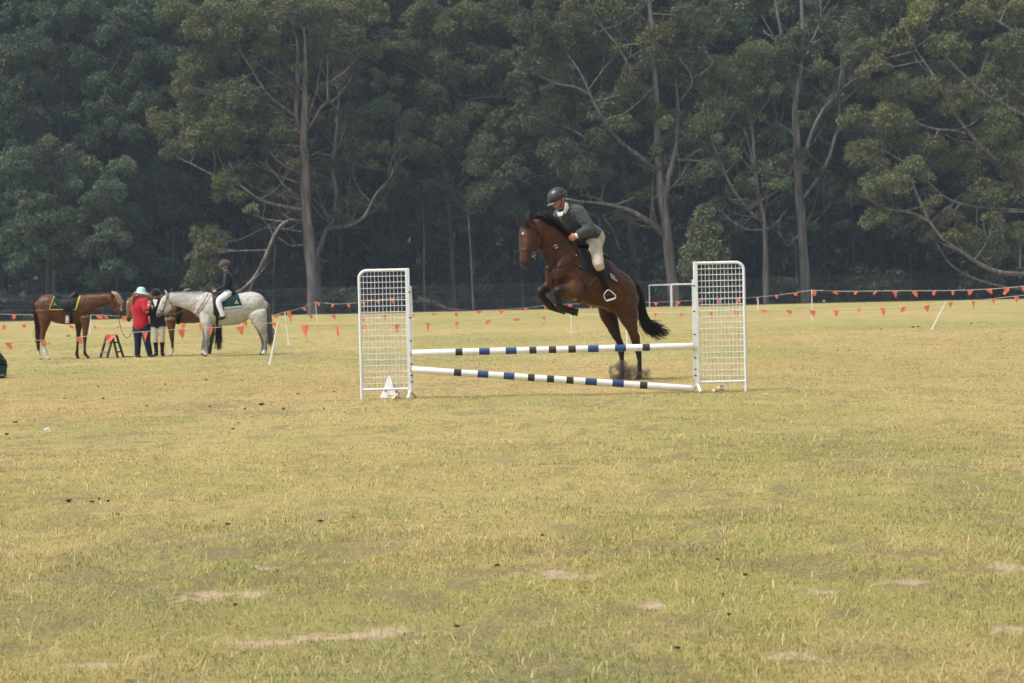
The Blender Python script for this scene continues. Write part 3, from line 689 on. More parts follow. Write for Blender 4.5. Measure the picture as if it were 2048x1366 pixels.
hero('gum_tree', D10, 'leafy green gum between the orange barked gum and the jumping horse', [
 [HB(912, 6, D10), (905, 520, 5.5), (900, 430, 5), (890, 330, 4.6), (880, 220, 5), (880, 120, 3.5), (890, 50, 2)],
 [(900, 400, 4, 0), (940, 350, 3.4, -1), (980, 320, 2.4, -1.5)], [(890, 330, 4, 0), (850, 270, 3, -1), (820, 240, 2, -1)], [(893, 332, 2.2, -1), (870, 328, 2, -1), (840, 312, 1.3, -1)],
 [(884, 250, 3, 0), (940, 200, 2.4, -1), (1010, 195, 1.6, -1), (940, 186, 1, -1)], [(880, 180, 3, 0), (830, 140, 2.4, 0), (790, 120, 1.4, 0)], [(880, 140, 2.6, 0), (920, 90, 2, 0), (940, 60, 1.2, 0)],
 [(1050, 290, 3.2, -1), (1005, 240, 2.4, -1), (995, 215, 1.3, -1)],
], [(775, 167, 32, 20), (767, 220, 38, 24), (863, 198, 36, 28), (828, 57, 32, 28), (815, 95, 28, 26), (920, 40, 46, 28, OLIVE), (900, 80, 36, 24, OLIVE), (876, 136, 42, 28), (951, 30, 40, 22, OLIVE), (1000, 50, 40, 26, OLIVE), (820, 246, 30, 22), (982, 300, 44, 38), (960, 340, 34, 28), (985, 390, 42, 36), (955, 400, 28, 24), (894, 263, 38, 26), (841, 307, 30, 18), (1008, 246, 38, 24),
  (940, 150, 40, 22), (1000, 120, 36, 22), (950, 230, 34, 20), (1015, 350, 34, 26), (1020, 420, 30, 20), (1030, 180, 34, 20), (850, 20, 34, 22), (1010, 10, 40, 20), (905, 300, 30, 18)], M_BARKD, GREEN, 10)
D11 = 200
hero('gum_tree', D11, 'straight dark trunked gum behind the jumping rider', [
 [HB(1283, 11, D11), (1276, 560, 9.5), (1263, 470, 8.5), (1250, 360, 8), (1240, 290, 7.5), (1215, 190, 6.5), (1205, 80, 5), (1200, -20, 4)],
 [(1250, 380, 3, 0), (1190, 350, 2.4, 0), (1129, 360, 2.2, -1), (1090, 325, 2, -1), (1059, 298, 1.8, -1), (1024, 262, 1.1, -1)],
 [(1262, 460, 2.4, 0), (1230, 400, 2, 0), (1200, 380, 1.2, 0)],
], [(1037, 351, 36, 30), (1060, 310, 30, 20), (1100, 380, 34, 20), (1160, 250, 30, 22), (1030, 290, 30, 20), (1240, 120, 30, 24), (1170, 200, 30, 22)], M_BARKD, GREEN, 11)
# shapely young conifer in front of the wood
def cone_tree():
    D = 179; rs = np.random.RandomState(12); b = P(1412, base_y(1412, D), D); b.z = 0
    root = empty('young_tree', b, 'small dense cone shaped green tree just left of the right jump wing', 'tree'); T = Tubes()
    T.add([(b.x, b.y, -.2, .22), (b.x, b.y, 3, .16), (b.x+.1, b.y, 8.6, .03)], 7, 4); puffs = []
    for i in range(110):
        f = rs.rand()**.8; z = 2.4+6.3*f; rr = 2.35*(1-f)**.8*rs.uniform(.5, 1.05)+.1; a = rs.uniform(0, 6.28)
        e = (b.x+math.cos(a)*rr, b.y+math.sin(a)*rr, z)
        T.add([(b.x, b.y, z-.3, .03), (*e, .01)], 4, 2)
        puffs.append((*e, rs.uniform(.4, .75), 95, jitc(rs, (.13, .155, .075), .2)))
    puffs.append((b.x+.1, b.y, 8.9, .35, 50, OLIVE))
    link('trunk', T.mesh('trunk'), M_BARKD, root); crown_obj(rs, puffs, root, .07, .2)
cone_tree()
def dead_limb_tree():
    D = 196
    hero('burnt_tree', D, 'black fire scarred dead tree bent over right of the orange barked gum', [
      [HB(752, 6, D), (745, 480, 5.5), (738, 410, 5), (715, 378, 6), (695, 345, 7), (680, 322, 6), (650, 318, 4), (620, 321, 2.5)], [(735, 395, 3, 0), (745, 350, 2, 0), (740, 330, 1, 0)],
    ], [], M_BURNT, DARK, 13)
    hero('sapling', 194, 'thin pale straight sapling standing alone in the gap left of the jumping horse', [
      [HB(948, 2.6, 194), (945, 584, 2.4), (942, 510, 2.2), (937, 439, 1.8), (934, 400, 1.2)], [(943, 560, 1.2), (950, 530, .8)]], [(934, 395, 18, 14), (950, 420, 14, 10)], M_BARK, DARK, 14)
dead_limb_tree()
for i, (px, D, w, h, c, l) in enumerate([(700, 189, 3.6, 2.6, DARK, 'low dark shrub behind the left jump wing'), (430, 187, 4.2, 4.4, OLIVE, 'olive shrub behind the grey horse and its young rider'), (1760, 188, 5, 3.4, DARK, 'dark spreading shrub beneath the far right gum')]):
    g = P(px, base_y(px, D), D); bush(80+i, w, h, c, l, None, (g.x, g.y, 0))
# ---------------------------------------------------------------- field furniture
M_WHITE = mat('white_plastic', (.80, .80, .78), .35, .5, vary=.04, scale=5)
M_WMETAL = mat('white_enamel', (.77, .81, .85), .4, .5, vary=.05, scale=9)
M_GALV = mat('galvanised_steel', (.15, .155, .16), .5, .5, .5, vary=.15)
M_BLACK = mat('black_plastic', (.022, .024, .026), .45, .4, vary=.2)
M_BLUEP = mat('blue_plastic', (.022, .060, .19), .35, .5, vary=.08)
M_CREAM = mat('cream_plastic', (.66, .60, .46), .5, .4, vary=.08)
M_ROPE = mat('pale_cord', (.62, .58, .48), .8, .1, vary=.1)
M_FLAG = mat('orange_pennant', (1.0, .25, .16), .55, .3, vary=.10, scale=12)
M_CLOD = mat('dark_earth', (.10, .078, .055), .95, .05, vary=.4, scale=30, bump=.6)

class MB:
    """collects simple solids and links them as ONE mesh"""
    def __init__(s): s.bm = bmesh.new()
    def tube(s, pts, r, seg=10, sub=0, caps=True):
        pts = [Vector(p) for p in pts]
        if sub: pts = [Vector(p) for p in catmull([tuple(p) for p in pts], sub)]
        rr = r if isinstance(r, (list, tuple)) else None
        rings = []; n = len(pts); prev = None
        for i, p in enumerate(pts):
            t = (pts[min(i+1, n-1)]-pts[max(i-1, 0)]).normalized()
            if prev is None:
                a = t.cross(Vector((0, 0, 1)));
                if a.length < .05: a = t.cross(Vector((0, 1, 0)))
            else: a = prev-t*prev.dot(t)
            a.normalize(); prev = a; b = t.cross(a)
            q = rr[min(len(rr)-1, int(round(i*(len(rr)-1)/max(1, n-1))))] if rr else r
            rings.append([s.bm.verts.new(p+(a*math.cos(k*2*math.pi/seg)+b*math.sin(k*2*math.pi/seg))*q) for k in range(seg)])
        for i in range(n-1):
            for k in range(seg):
                s.bm.faces.new((rings[i][k], rings[i][(k+1) % seg], rings[i+1][(k+1) % seg], rings[i+1][k]))
        if caps:
            s.bm.faces.new(rings[0][::-1]); s.bm.faces.new(rings[-1])
        return rings
    def box(s, c, d, rot=None):
        v = []
        for x in (-.5, .5):
            for y in (-.5, .5):
                for z in (-.5, .5):
                    p = Vector((x*d[0], y*d[1], z*d[2]))
                    if rot is not None: p = rot @ p
                    v.append(s.bm.verts.new(p+Vector(c)))
        for f in ((0, 1, 3, 2), (4, 6, 7, 5), (0, 4, 5, 1), (2, 3, 7, 6), (0, 2, 6, 4), (1, 5, 7, 3)): s.bm.faces.new([v[i] for i in f])
    def poly(s, pts):
        vs = [s.bm.verts.new(p) for p in pts]; return s.bm.faces.new(vs)
    def slab(s, pts, off):
        """closed plate: polygon pts extruded by vector off"""
        a = [s.bm.verts.new(Vector(p)) for p in pts]; b = [s.bm.verts.new(Vector(p)+Vector(off)) for p in pts]; n = len(pts)
        s.bm.faces.new(a); s.bm.faces.new(b[::-1])
        for i in range(n): s.bm.faces.new((a[i], b[i], b[(i+1) % n], a[(i+1) % n]))
    def ball(s, c, r, seg=12):
        r = r if isinstance(r, (tuple, list)) else (r, r, r)
        m = Matrix.Translation(Vector(c)) @ Matrix.Diagonal((*r, 1))
        bmesh.ops.create_uvsphere(s.bm, u_segments=seg, v_segments=max(6, seg//2+2), radius=1, matrix=m)
    def link(s, name, m, parent=None, smooth=True, origin=None, bevel=0):
        if bevel: bmesh.ops.bevel(s.bm, geom=list(s.bm.edges), offset=bevel, segments=1, affect='EDGES')
        bmesh.ops.recalc_face_normals(s.bm, faces=list(s.bm.faces))
        me = bpy.data.meshes.new(name)
        if origin is not None: bmesh.ops.translate(s.bm, verts=list(s.bm.verts), vec=-Vector(origin))
        s.bm.to_mesh(me); s.bm.free()
        if smooth:
            me.polygons.foreach_set('use_smooth', [True]*len(me.polygons))
            try: me.set_sharp_from_angle(angle=R(40))
            except Exception: pass
        o = link(name, me, m, parent)
        if origin is not None: o.location = origin
        return o

# ---- jump wings
def wing(px, py, sx, label):
    """inner post foot stands under photo pixel (px,py); sx=-1 wing spreads left, +1 right"""
    o = G(px, py); root = empty('jump_wing', o, label, 'jump wing', 'white wire mesh wings holding up the jump poles')
    Wd, Hh, z0 = .625, 1.68, .085
    def L(x, z, y=0): return (o.x+sx*x, o.y+y, z)
    m = MB(); rr = .10; r = .019
    pts = [L(Wd, 0.0), L(Wd, Hh-rr-.01)]
    for k in range(1, 8):
        a = k/8*math.pi/2; pts.append(L(Wd-rr*(1-math.cos(a)), Hh-rr-.01+rr*math.sin(a)))
    pts += [L(Wd-rr, Hh-.01), L(.03, Hh-.01)]
    m.tube(pts, r, 12)
    m.tube([L(.02, z0+.045), L(Wd-.01, z0+.045)], .017, 10)
    m.link('frame', M_WMETAL, root)
    m = MB(); m.box(L(0, (Hh+z0)/2+.005), (.055, .05, Hh-z0+.01)); m.link('post', M_WMETAL, root, bevel=.005)
    m = MB(); nx, nz = 12, 20
    for i in range(1, nx):
        x = .03+(Wd-.035)*i/nx; top = Hh-.02
        if x > Wd-rr: top = Hh-rr+math.sqrt(max(0, rr*rr-(x-(Wd-rr))**2))-.01
        m.tube([L(x, z0+.05), L(x, top)], .0038, 5, caps=False)
    for k in range(1, nz):
        z = z0+.045+(Hh-z0-.055)*k/nz; m.tube([L(.025, z, -.008), L(Wd-.01, z, -.008)], .0046, 5, caps=False)
    m.link('wire_mesh', M_WMETAL, root)
    m = MB()     # perforated cup track down the inner face of the post
    m.box(L(-.040, .82), (.016, .03, 1.28)); nf = len(m.bm.faces)
    for z in (.22, .30, .45, .75, 1.05, 1.38): m.tube([L(-.012, z, -.030), L(-.038, z, -.024), L(-.012, z, -.026)], .0075, 8)
    m.bm.faces.ensure_lookup_table()
    for f in m.bm.faces[nf:]: f.material_index = 1
    m.link('cup_track', [M_WMETAL, M_BLACK], root)
    for dy in (-.20, .20):
        m = MB(); m.tube([L(0, z0+.02), L(.02 if dy < 0 else -.06, .012, dy)], .017, 8); m.link('foot', M_WMETAL, root)
    return root, L
WL, LL = wing(820.5, 797.5, -1, 'white wire mesh jump wing on the left with a white marker at its foot')
WR, LR = wing(1395.5, 784.5, 1, 'white wire mesh jump wing on the right beside the end of the striped poles')
def cup(c, name, label, group=None, rot=0):
    o = Vector(c); Rm = Matrix.Rotation(rot, 3, 'Z')
    m = MB(); pts = []
    for k in range(7):
        a = math.pi+k*math.pi/6; pts.append(o+Rm @ Vector((0.0, math.cos(a)*.048, .05+math.sin(a)*.035)))
    for k in range(6):
        a, b = pts[k], pts[k+1]; ex = Rm @ Vector((.07, 0, 0)); up = Vector((0, 0, .007))
        m.slab([a, b, b+ex, a+ex], up)
    m.box(o+Rm @ Vector((.075, 0, .045)), (.012, .07, .075), Rm); m.tube([o+Rm @ Vector((.075, 0, .05)), o+Rm @ Vector((.12, 0, .05))], .006, 6)
    ob = m.link(name, M_CREAM, None, origin=o)
    tag(ob, label, 'jump cup', group); return ob
cup((LL(-.085, 0)[0]+.0, WL.location.y, .535), 'jump_cup', 'cream cup on the left wing carrying the upper striped pole', None, math.pi)
cup((LL(-.085, 0)[0]+.0, WL.location.y, .335), 'jump_cup', 'cream cup on the left wing carrying the lower striped pole', None, math.pi)
cup((LR(-.085, 0)[0], WR.location.y, .53), 'jump_cup', 'cream cup on the right wing carrying the upper striped pole')
def striped_pole(a, b, bands, label):
    """bands: (px0,px1,material index) along photo x"""
    a, b = Vector(a), Vector(b); m = MB(); L = (b-a).length; t = (b-a)/L
    xa, xb = 825.0, 1385.0; cuts = [(0, 0)]; segs = []
    cur = 0.0
    for (p0, p1, mi) in bands:
        f0, f1 = (p0-xa)/(xb-xa), (p1-xa)/(xb-xa)
        segs.append((cur, f0, 0)); segs.append((f0, f1, mi)); cur = f1
    segs.append((cur, 1, 0)); r = .045
    u = t.cross(Vector((0, 0, 1))).normalized(); w = u.cross(t); SG_ = 20
    def ring(f, rad): return [m.bm.verts.new(a+t*L*f+(u*math.cos(k*2*math.pi/SG_)+w*math.sin(k*2*math.pi/SG_))*rad) for k in range(SG_)]
    first = ring(0, r-.004); r1 = ring(.0015, r); prev = r1
    m.bm.faces.new(first[::-1])
    for k in range(SG_): m.bm.faces.new((first[k], first[(k+1) % SG_], r1[(k+1) % SG_], r1[k]))
    for (f0, f1, mi) in segs:
        nx = ring(f1 if f1 < 1 else .9985, r)
        for k in range(SG_):
            f = m.bm.faces.new((prev[k], prev[(k+1) % SG_], nx[(k+1) % SG_], nx[k])); f.material_index = mi
        prev = nx
    last = ring(1, r-.004)
    for k in range(SG_): m.bm.faces.new((prev[k], prev[(k+1) % SG_], last[(k+1) % SG_], last[k]))
    m.bm.faces.new(last)
    o = m.link('jump_pole', [M_POLE, M_BAND, M_BLUEP], None, origin=a); tag(o, label, 'jump pole', 'striped poles of the jump'); return o
M_POLE = mat('white_pole_paint', (.83, .80, .765), .4, .45, vary=.05, scale=3)
M_BAND = mat('black_band_paint', (.03, .03, .032), .45, .45, vary=.2)
yw = WL.location.y
def at_y(px, py, y):
    v = CR*((px-1024)/FPX)+CU*((683-py)/FPX)+_f; return CAM+v*((y-CAM.y)/v.y)
pa = at_y(825, 706.5, yw-.01); pb = at_y(1386, 692.5, WR.location.y-.01)
striped_pole(pa, pb, [(911, 925, 1), (958, 979.5, 2), (1011, 1033, 2), (1058, 1072.5, 1), (1097, 1112, 1), (1136, 1151, 1), (1175, 1196.5, 2), (1229, 1251, 2), (1284, 1298.5, 1)], 'upper striped jump pole, level, in white, black and blue')
pa = at_y(824, 739, yw-.01); pb = at_y(1383.5, 778, WR.location.y-.03); pb.z = max(pb.z, .05)
striped_pole(pa, pb, [(909, 924, 1), (956.5, 978, 2), (1008.5, 1030, 2), (1057, 1070.5, 1), (1095, 1109.5, 1), (1134, 1148.5, 1), (1172, 1195, 2), (1226, 1249, 2), (1281, 1296, 1)], 'lower striped jump pole sloping down to the ground at its right end')
# white folded marker under the left wing
def marker():
    c = G(779, 797); c.y += .14; c.z = 0; root = empty('marker_cone', c, 'white pyramid marker with dark marks standing at the foot of the left wing', 'marker')
    m = MB(); n = 4; h = .285; rb, rt = .165, .022; a0 = R(38)
    base = [c+Vector((math.cos(a0+k*math.pi/2)*rb, math.sin(a0+k*math.pi/2)*rb, 0)) for k in range(4)]
    top = [c+Vector((math.cos(a0+k*math.pi/2)*rt, math.sin(a0+k*math.pi/2)*rt, h)) for k in range(4)]
    vb = [m.bm.verts.new(p) for p in base]; vt = [m.bm.verts.new(p) for p in top]
    for k in range(4): m.bm.faces.new((vb[k], vb[(k+1) % 4], vt[(k+1) % 4], vt[k]))
    m.bm.faces.new(vt); m.bm.faces.new(vb[::-1]); m.link('body', M_WHITE, root, smooth=False, bevel=.006)
    m = MB()
    for k, f, z, w in ((2, .3, .10, .035), (2, .62, .13, .02), (3, .3, .13, .03), (3, .35, .085, .022), (3, .7, .05, .03), (2, .5, .04, .02)):
        g = z/h; p0 = base[k].lerp(top[k], g); p1 = base[(k+1) % 4].lerp(top[(k+1) % 4], g); p = p0.lerp(p1, f); n_ = (p-c); n_.z = 0; n_.normalize()
        m.box(p+n_*.012, (w, .006, .014), Matrix.Rotation(math.atan2(n_.y, n_.x)+math.pi/2, 3, 'Z'))
    m.link('mark', M_BLACK, root)
marker()
cup(G(785, 800), 'jump_cup', 'loose cream cup lying in the grass in front of the white pyramid marker', None, 1.0)
cup(G(1427, 786), 'jump_cup', 'loose pale cup under the right wing, left one of the two', None, .3)
cup(G(1452, 783), 'jump_cup', 'loose pale cup under the right wing, right one of the two', None, 2.4)

# ---- white tread-in posts
def tread_post(b, t, label, r=.020, cap=None):
    b = Vector(b); t = Vector(t); root = empty('post', b, label, 'post', 'white stake posts holding the bunting')
    m = MB(); d = (t-b); m.tube([b-d.normalized()*.03, b+d*.5, t], [r*1.25, r, r*.8], 8); m.link('stake', M_WHITE, root)
    m = MB(); s = d.cross(Vector((0, 1, 0))).normalized(); m.box(b+d.normalized()*.035, (.10, .035, .022)); m.box(b+d.normalized()*.05+Vector((.03, 0, 0)), (.03, .03, .03)); m.link('foot_plate', M_WHITE, root, bevel=.004)
    m = MB(); m.tube([t, t+Vector((.02, 0, .012)), t+Vector((.035, 0, -.012))], .006, 6); m.link('clip', cap or M_WHITE, root)
def post_px(bx, by, tx, ty, label, **k):
    g = G(bx, by); D = depth(g); tread_post(g, P(tx, ty, D), label, **k); return D
post_px(540, 730, 556, 644, 'white stake leaning right just right of the grey horse')
post_px(578, 691, 569.5, 624, 'upright white stake beside the leaning one right of the grey horse')
post_px(635, 646, 631, 603, 'distant white stake left of the left jump wing at the forest side', r=.016)
post_px(180, 667, 182, 618, 'white stake partly behind the saddled brown horse', r=.019)
post_px(1143.5, 667, 1142, 628, 'white stake under the front hooves of the jumping horse', r=.016)
post_px(1254.5, 693, 1253, 632, 'white stake seen between the hind legs of the jumping horse', r=.019)
post_px(1624.5, 641, 1623.5, 580, 'tall upright white stake right of the right jump wing', r=.018)
post_px(1863, 660, 1892, 603.5, 'white stake leaning hard to the right near the far right side', r=.018)
post_px(1516.5, 618, 1516, 594, 'short distant white stake near the fence right of the wing', r=.04)
post_px(826, 641, 823, 583, 'thin distant stake with yellow top beside the left wing', r=.012, cap=mat('yellow_plastic', (.6, .5, .05)))
post_px(-95, 742, -92, 700, 'white stake outside the left edge', r=.019)
g = G(1648, 605); m = MB(); m.ball(g+Vector((0, 0, .1)), (.16, .12, .14), 10); tag(m.link('marker_stone', M_WHITE, None, origin=g), 'small white marker lump on the far field edge', 'marker')

_nt = M_FLAG.node_tree; _t = _nt.nodes.new('ShaderNodeBsdfTranslucent'); _t.inputs[0].default_value = (1, .25, .14, 1); _x = _nt.nodes.new('ShaderNodeMixShader'); _x.inputs[0].default_value = .4
_nt.links.new(_nt.nodes['Principled BSDF'].outputs[0], _x.inputs[1]); _nt.links.new(_t.outputs[0], _x.inputs[2]); _nt.links.new(_x.outputs[0], _nt.nodes['Material Output'].inputs[0])
def flag_mesh(seed):
    rs = random.Random(seed); w, h = .165*rs.uniform(.9, 1.1), .205*rs.uniform(.9, 1.05)
    V = []; n = 7; sk = rs.uniform(-.35, .45); am = rs.uniform(.012, .045); ph = rs.uniform(0, 6); up = rs.uniform(0, 1.0)**1.5*1.45
    V = []; F = []
    for i in range(n):
        v = i/(n-1); half = (1-v)*w/2+.004
        for j in range(5):
            u = (j/4-.5)*2
            x = u*half+sk*w*v; y = am*math.sin(ph+u*1.6+v*3)+.09*up*v; z = -.006-h*v*math.cos(up*v)
            V.append((x, y, z))
    for i in range(n-1):
        for j in range(4): F.append((i*5+j, i*5+j+1, i*5+j+6, i*5+j+5))
    me = bpy.data.meshes.new('flag'); me.from_pydata(V, [], F); me.update()
    for p in me.polygons: p.use_smooth = True
    me.materials.append(M_FLAG); return me
FLAGS = [flag_mesh(200+i) for i in range(9)]
def bunting(pts, flags, label, seed, fs=1.0, r=.006):
    """pts (px,py,D) rope run; flags: photo x of each pennant"""
    rs = random.Random(seed); W_ = [P(*p) for p in pts]; root = empty('bunting', W_[0], label, 'bunting', 'orange pennant lines strung round the arena')
    m = MB(); m.tube(W_, r, 5, 2, caps=False); m.link('cord', M_ROPE, root)
    for fx in flags:
        for i in range(len(pts)-1):
            a, b = pts[i], pts[i+1]
            if min(a[0], b[0]) <= fx <= max(a[0], b[0]):
                t = (fx-a[0])/(b[0]-a[0]); w = W_[i].lerp(W_[i+1], t)
                o = bpy.data.objects.new('flag', rs.choice(FLAGS)); COL.objects.link(o); o.parent = root
                o.matrix_parent_inverse = Matrix.Translation(-root.location); o.location = w-Vector((0, 0, .004))
                o.rotation_euler = (rs.uniform(-.25, .2), rs.uniform(-.2, .2), rs.uniform(-.9, .9)); s = fs*rs.uniform(.85, 1.12); o.scale = (s, s, s); break
bunting([(-92, 700, 36), (0, 686, 37), (85, 680, 38), (157, 674, 38.5), (222, 668, 39), (293, 663, 39.5), (366, 658, 40), (423, 655, 40.3), (482, 652, 40.6), (530, 647, 40.9), (556, 644, 41.2)],
        [-60, 16, 85, 157, 222, 290, 362, 421, 480, 548], 'orange pennant line nearest the camera, strung past the horses on the left', 1, 1.0)
bunting([(556, 644, 41.2), (608, 650, 43), (673, 650.5, 46), (731, 650, 49), (793, 648, 52), (855, 646, 55), (914, 643, 57), (977, 640, 60), (1033, 636, 62), (1089, 632, 64), (1142, 628, 66.5)],
        [609, 673, 731, 793, 856, 915, 977, 1033, 1089, 1149], 'orange pennant line running behind the left wing to the stake under the horse', 2, 1.25)
bunting([(1142, 628, 66.5), (1203, 628, 66), (1254, 627, 65), (1312, 625, 65), (1364, 625.5, 64), (1421, 623, 64), (1472, 621, 63.5), (1528, 619, 63), (1576, 620, 62), (1625, 620, 62), (1672, 619, 61.5), (1719, 616, 61), (1765, 615, 60.5), (1809, 613, 60), (1855, 610, 60), (1892, 604, 59.7)],
        [1203, 1254, 1312, 1364, 1421, 1472, 1528, 1577, 1626, 1672, 1719, 1765, 1809, 1853], 'orange pennant line between the jumping horse and the hard leaning stake', 3, 1.2)
bunting([(1892, 604, 59.7), (1947, 602, 59), (1988, 597, 59), (2033, 592, 58), (2090, 586, 58)], [1901, 1947, 1988, 2033, 2070], 'orange pennant line leaving the frame right of the hard leaning stake', 4, 1.1)
bunting([(-60, 648, 70), (10, 649, 70), (47, 648, 69), (130, 650, 68), (260, 651, 66), (368, 648, 64), (401, 647, 63), (489, 641, 60), (549, 630, 58.5), (569.5, 624, 58)],
        [-25, 10, 47, 92, 142, 190, 240, 285, 330, 368, 401, 445, 489, 549], 'orange pennant line passing behind the three standing horses', 5, 1.1)
bunting([(569.5, 624, 58), (578, 622, 64), (606, 615, 90), (631, 604, 113), (666, 608, 113), (696, 607, 113), (726, 604.5, 113), (755, 600, 113), (784, 596, 113), (823, 592, 113)], [577, 607, 636, 666, 696, 727, 756, 785, 825], 'distant orange pennant line climbing away behind the top of the left wing', 6, 1.5, .009)
bunting([(-60, 626, 84), (28, 629, 84), (200, 630, 85), (250, 633, 86), (400, 634, 88), (520, 633, 92), (620, 629, 96), (666, 629.5, 97), (723, 631, 98), (770, 630.5, 100), (825, 629, 102), (866, 626, 104), (911, 624.5, 105), (958, 621.5, 106), (1005, 619, 107), (1050, 616, 109), (1090, 611, 110), (1140, 608, 112), (1220, 606, 113), (1312, 604.5, 115), (1398, 600, 117), (1476, 597, 119), (1516, 594, 120)],
        [-20, 28, 68, 112, 155, 197, 211, 250, 300, 345, 395, 440, 490, 530, 580, 621, 667, 724, 770, 825, 867, 912, 959, 1005, 1051, 1091, 1140, 1180, 1222, 1268, 1312, 1356, 1398, 1437, 1476, 1515], 'longest orange pennant line, low across the whole far side of the field', 7, 1.55, .010)
bunting([(1516, 594, 120), (1553, 590.5, 107), (1591, 585.5, 95), (1623.5, 580.5, 84), (1669, 582, 84), (1712, 582.5, 83), (1790, 581.5, 82), (1868, 581.5, 80), (1940, 580, 79), (1978, 578, 78), (2015, 575.5, 77), (2060, 571, 76)],
        [1553, 1591, 1627, 1669, 1712, 1751, 1790, 1829, 1868, 1906, 1941, 1978, 2015, 2047], 'orange pennant line against the dark forest at the top of the tall upright stake', 8, 1.4, .009)

# ---- chain link fence along the forest
def fence():
    D = 181.0; o = P(0, base_y(0, D), D); root = empty('chain_link_fence', (o.x, o.y, 0), 'long grey chain link fence with bent post tops along the forest edge', 'fence')
    x0, x1, st = -58.0, 62.0, 2.9
    Y = D
    n = int((x1-x0)/st); proto = None; 
    for i in range(n+1):
        x = x0+i*st
        if proto is None:
            m = MB(); m.tube([(x, Y, -.1), (x, Y, 1.95), (x+.08, Y, 2.1), (x+.32, Y-.1, 2.38)], .032, 6); proto = m.link('fence_post', M_GALV, root)
        else:
            q = proto.copy(); COL.objects.link(q); q.parent = root; q.location = (x-x0, 0, 0)
    m = MB()
    for z in (.08, 1.0, 1.9): m.tube([(x0, Y-.03, z), (x1, Y-.03, z)], .006, 4, caps=False)
    for k in (0, .5, 1): m.tube([(x0+.08+.24*k, Y-.1*k, 2.1+.28*k), (x1+.08+.24*k, Y-.1*k, 2.1+.28*k)], .006, 4, caps=False)
    m.link('strand', M_GALV, root)
    V = []; F = []
    sp = .2; h = 1.85; n = int((x1-x0)/sp); t = .0028
    for i in range(n):
        for s in (1, -1):
            a = x0+i*sp; b = a+s*h
            if b < x0 or b > x1: continue
            k = len(V); V += [(a-t, Y-.03, .05), (a+t, Y-.032, .05), (b+t, Y-.032, .05+h), (b-t, Y-.03, .05+h)]; F.append((k, k+1, k+2, k+3))
    me = bpy.data.meshes.new('chain_link'); me.from_pydata(V, [], F); link('chain_link', me, M_GALV, root)
fence()
# ---- distant goal frame
def goal():
    D = 172; a = P(1343.5, base_y(1343, D), D); b = P(1394, base_y(1394, D), D); c = P(1299.5, base_y(1299, D), D+1.6)
    h = 1.98; root = empty('goal_frame', (a.x, a.y, 0), 'white metal goal frame in front of the forest, left of the right wing', 'goal')
    m = MB(); m.tube([(a.x, a.y, 0), (a.x, a.y, h+.05)], .085, 10); m.tube([(b.x, b.y, 0), (b.x, b.y, h+.05)], .07, 10); m.link('upright', M_WMETAL, root)
    m = MB(); m.tube([(a.x, a.y, h), (b.x, b.y, h)], .07, 10); m.link('crossbar', M_WMETAL, root)
    m = MB(); m.tube([(a.x, a.y, h-.02), (c.x, c.y, h-.02), (c.x, c.y, 0)], .06, 8); m.link('side_frame', M_GALVW, root)
M_GALVW = mat('weathered_white_paint', (.5, .51, .52), .6)
goal()
def log():
    p = G(905, 622); q = P(838, 590, 186); me = MB()
    me.tube([(q.x, 184.5, 1.2), ((p.x+q.x)/2, 184, .75), (p.x, 183.5, .15), (p.x+1.6, 183, .06)], [.30, .26, .2, .1], 9, 3)
    for k in range(9):
        x = q.x+k*.35; me.tube([(x, 184.3, 1.0-.1*k), (x+random.uniform(-1, .8), 183.4, random.uniform(.9, 1.6)-.1*k), (x+random.uniform(-1.4, 1.4), 183.2, random.uniform(.1, 1.4))], [.06, .04, .02], 5, 2)
    tag(me.link('fallen_log', M_BARKD, None, origin=(p.x, 183.5, 0)), 'grey fallen branch pile sloping down behind the fence beside the left wing', 'fallen log')
log()
# ---- clods, dung and litter
CL = [(31, 846, 13), (14, 870, 11), (412, 761, 8), (484, 763, 6), (330, 769.5, 5), (207, 798, 7), (196, 774, 6), (294, 812.6, 7), (355, 822, 8), (420, 814, 8), (466.5, 859, 9), (477, 847, 5), (490, 819, 9), (523, 810, 12), (567, 819, 8), (596, 789, 7), (668, 785, 7), (648, 819, 7), (8.5, 788, 5), (436, 724, 4), (137, 673, 11),
 (137, 1004, 16), (184, 1006, 10), (200, 1000, 12), (215.6, 1004, 9), (235.5, 1031, 12), (455.6, 1051, 14), (641, 1045, 14), (707, 1037, 8), (360, 1100, 10), (470.6, 1213, 13), (489, 1309, 9), (394, 1209, 8),
 (1697, 701, 6), (1762, 659, 4), (1826, 655, 9), (1836, 654, 8), (1943, 648, 8), (1861, 689, 5), (2001, 679, 5), (2009, 697, 6), (1675, 701, 5), (1436, 1122, 12), (1490, 1153, 14), (1355, 1300, 15), (1458, 1233, 12), (1331, 1234, 14), (1444, 1192, 14), (1142, 1127, 12), (1012, 1149, 12), (1085, 1073, 12), (1015, 1247, 12), (995, 1135, 15), (914, 1256, 13)]
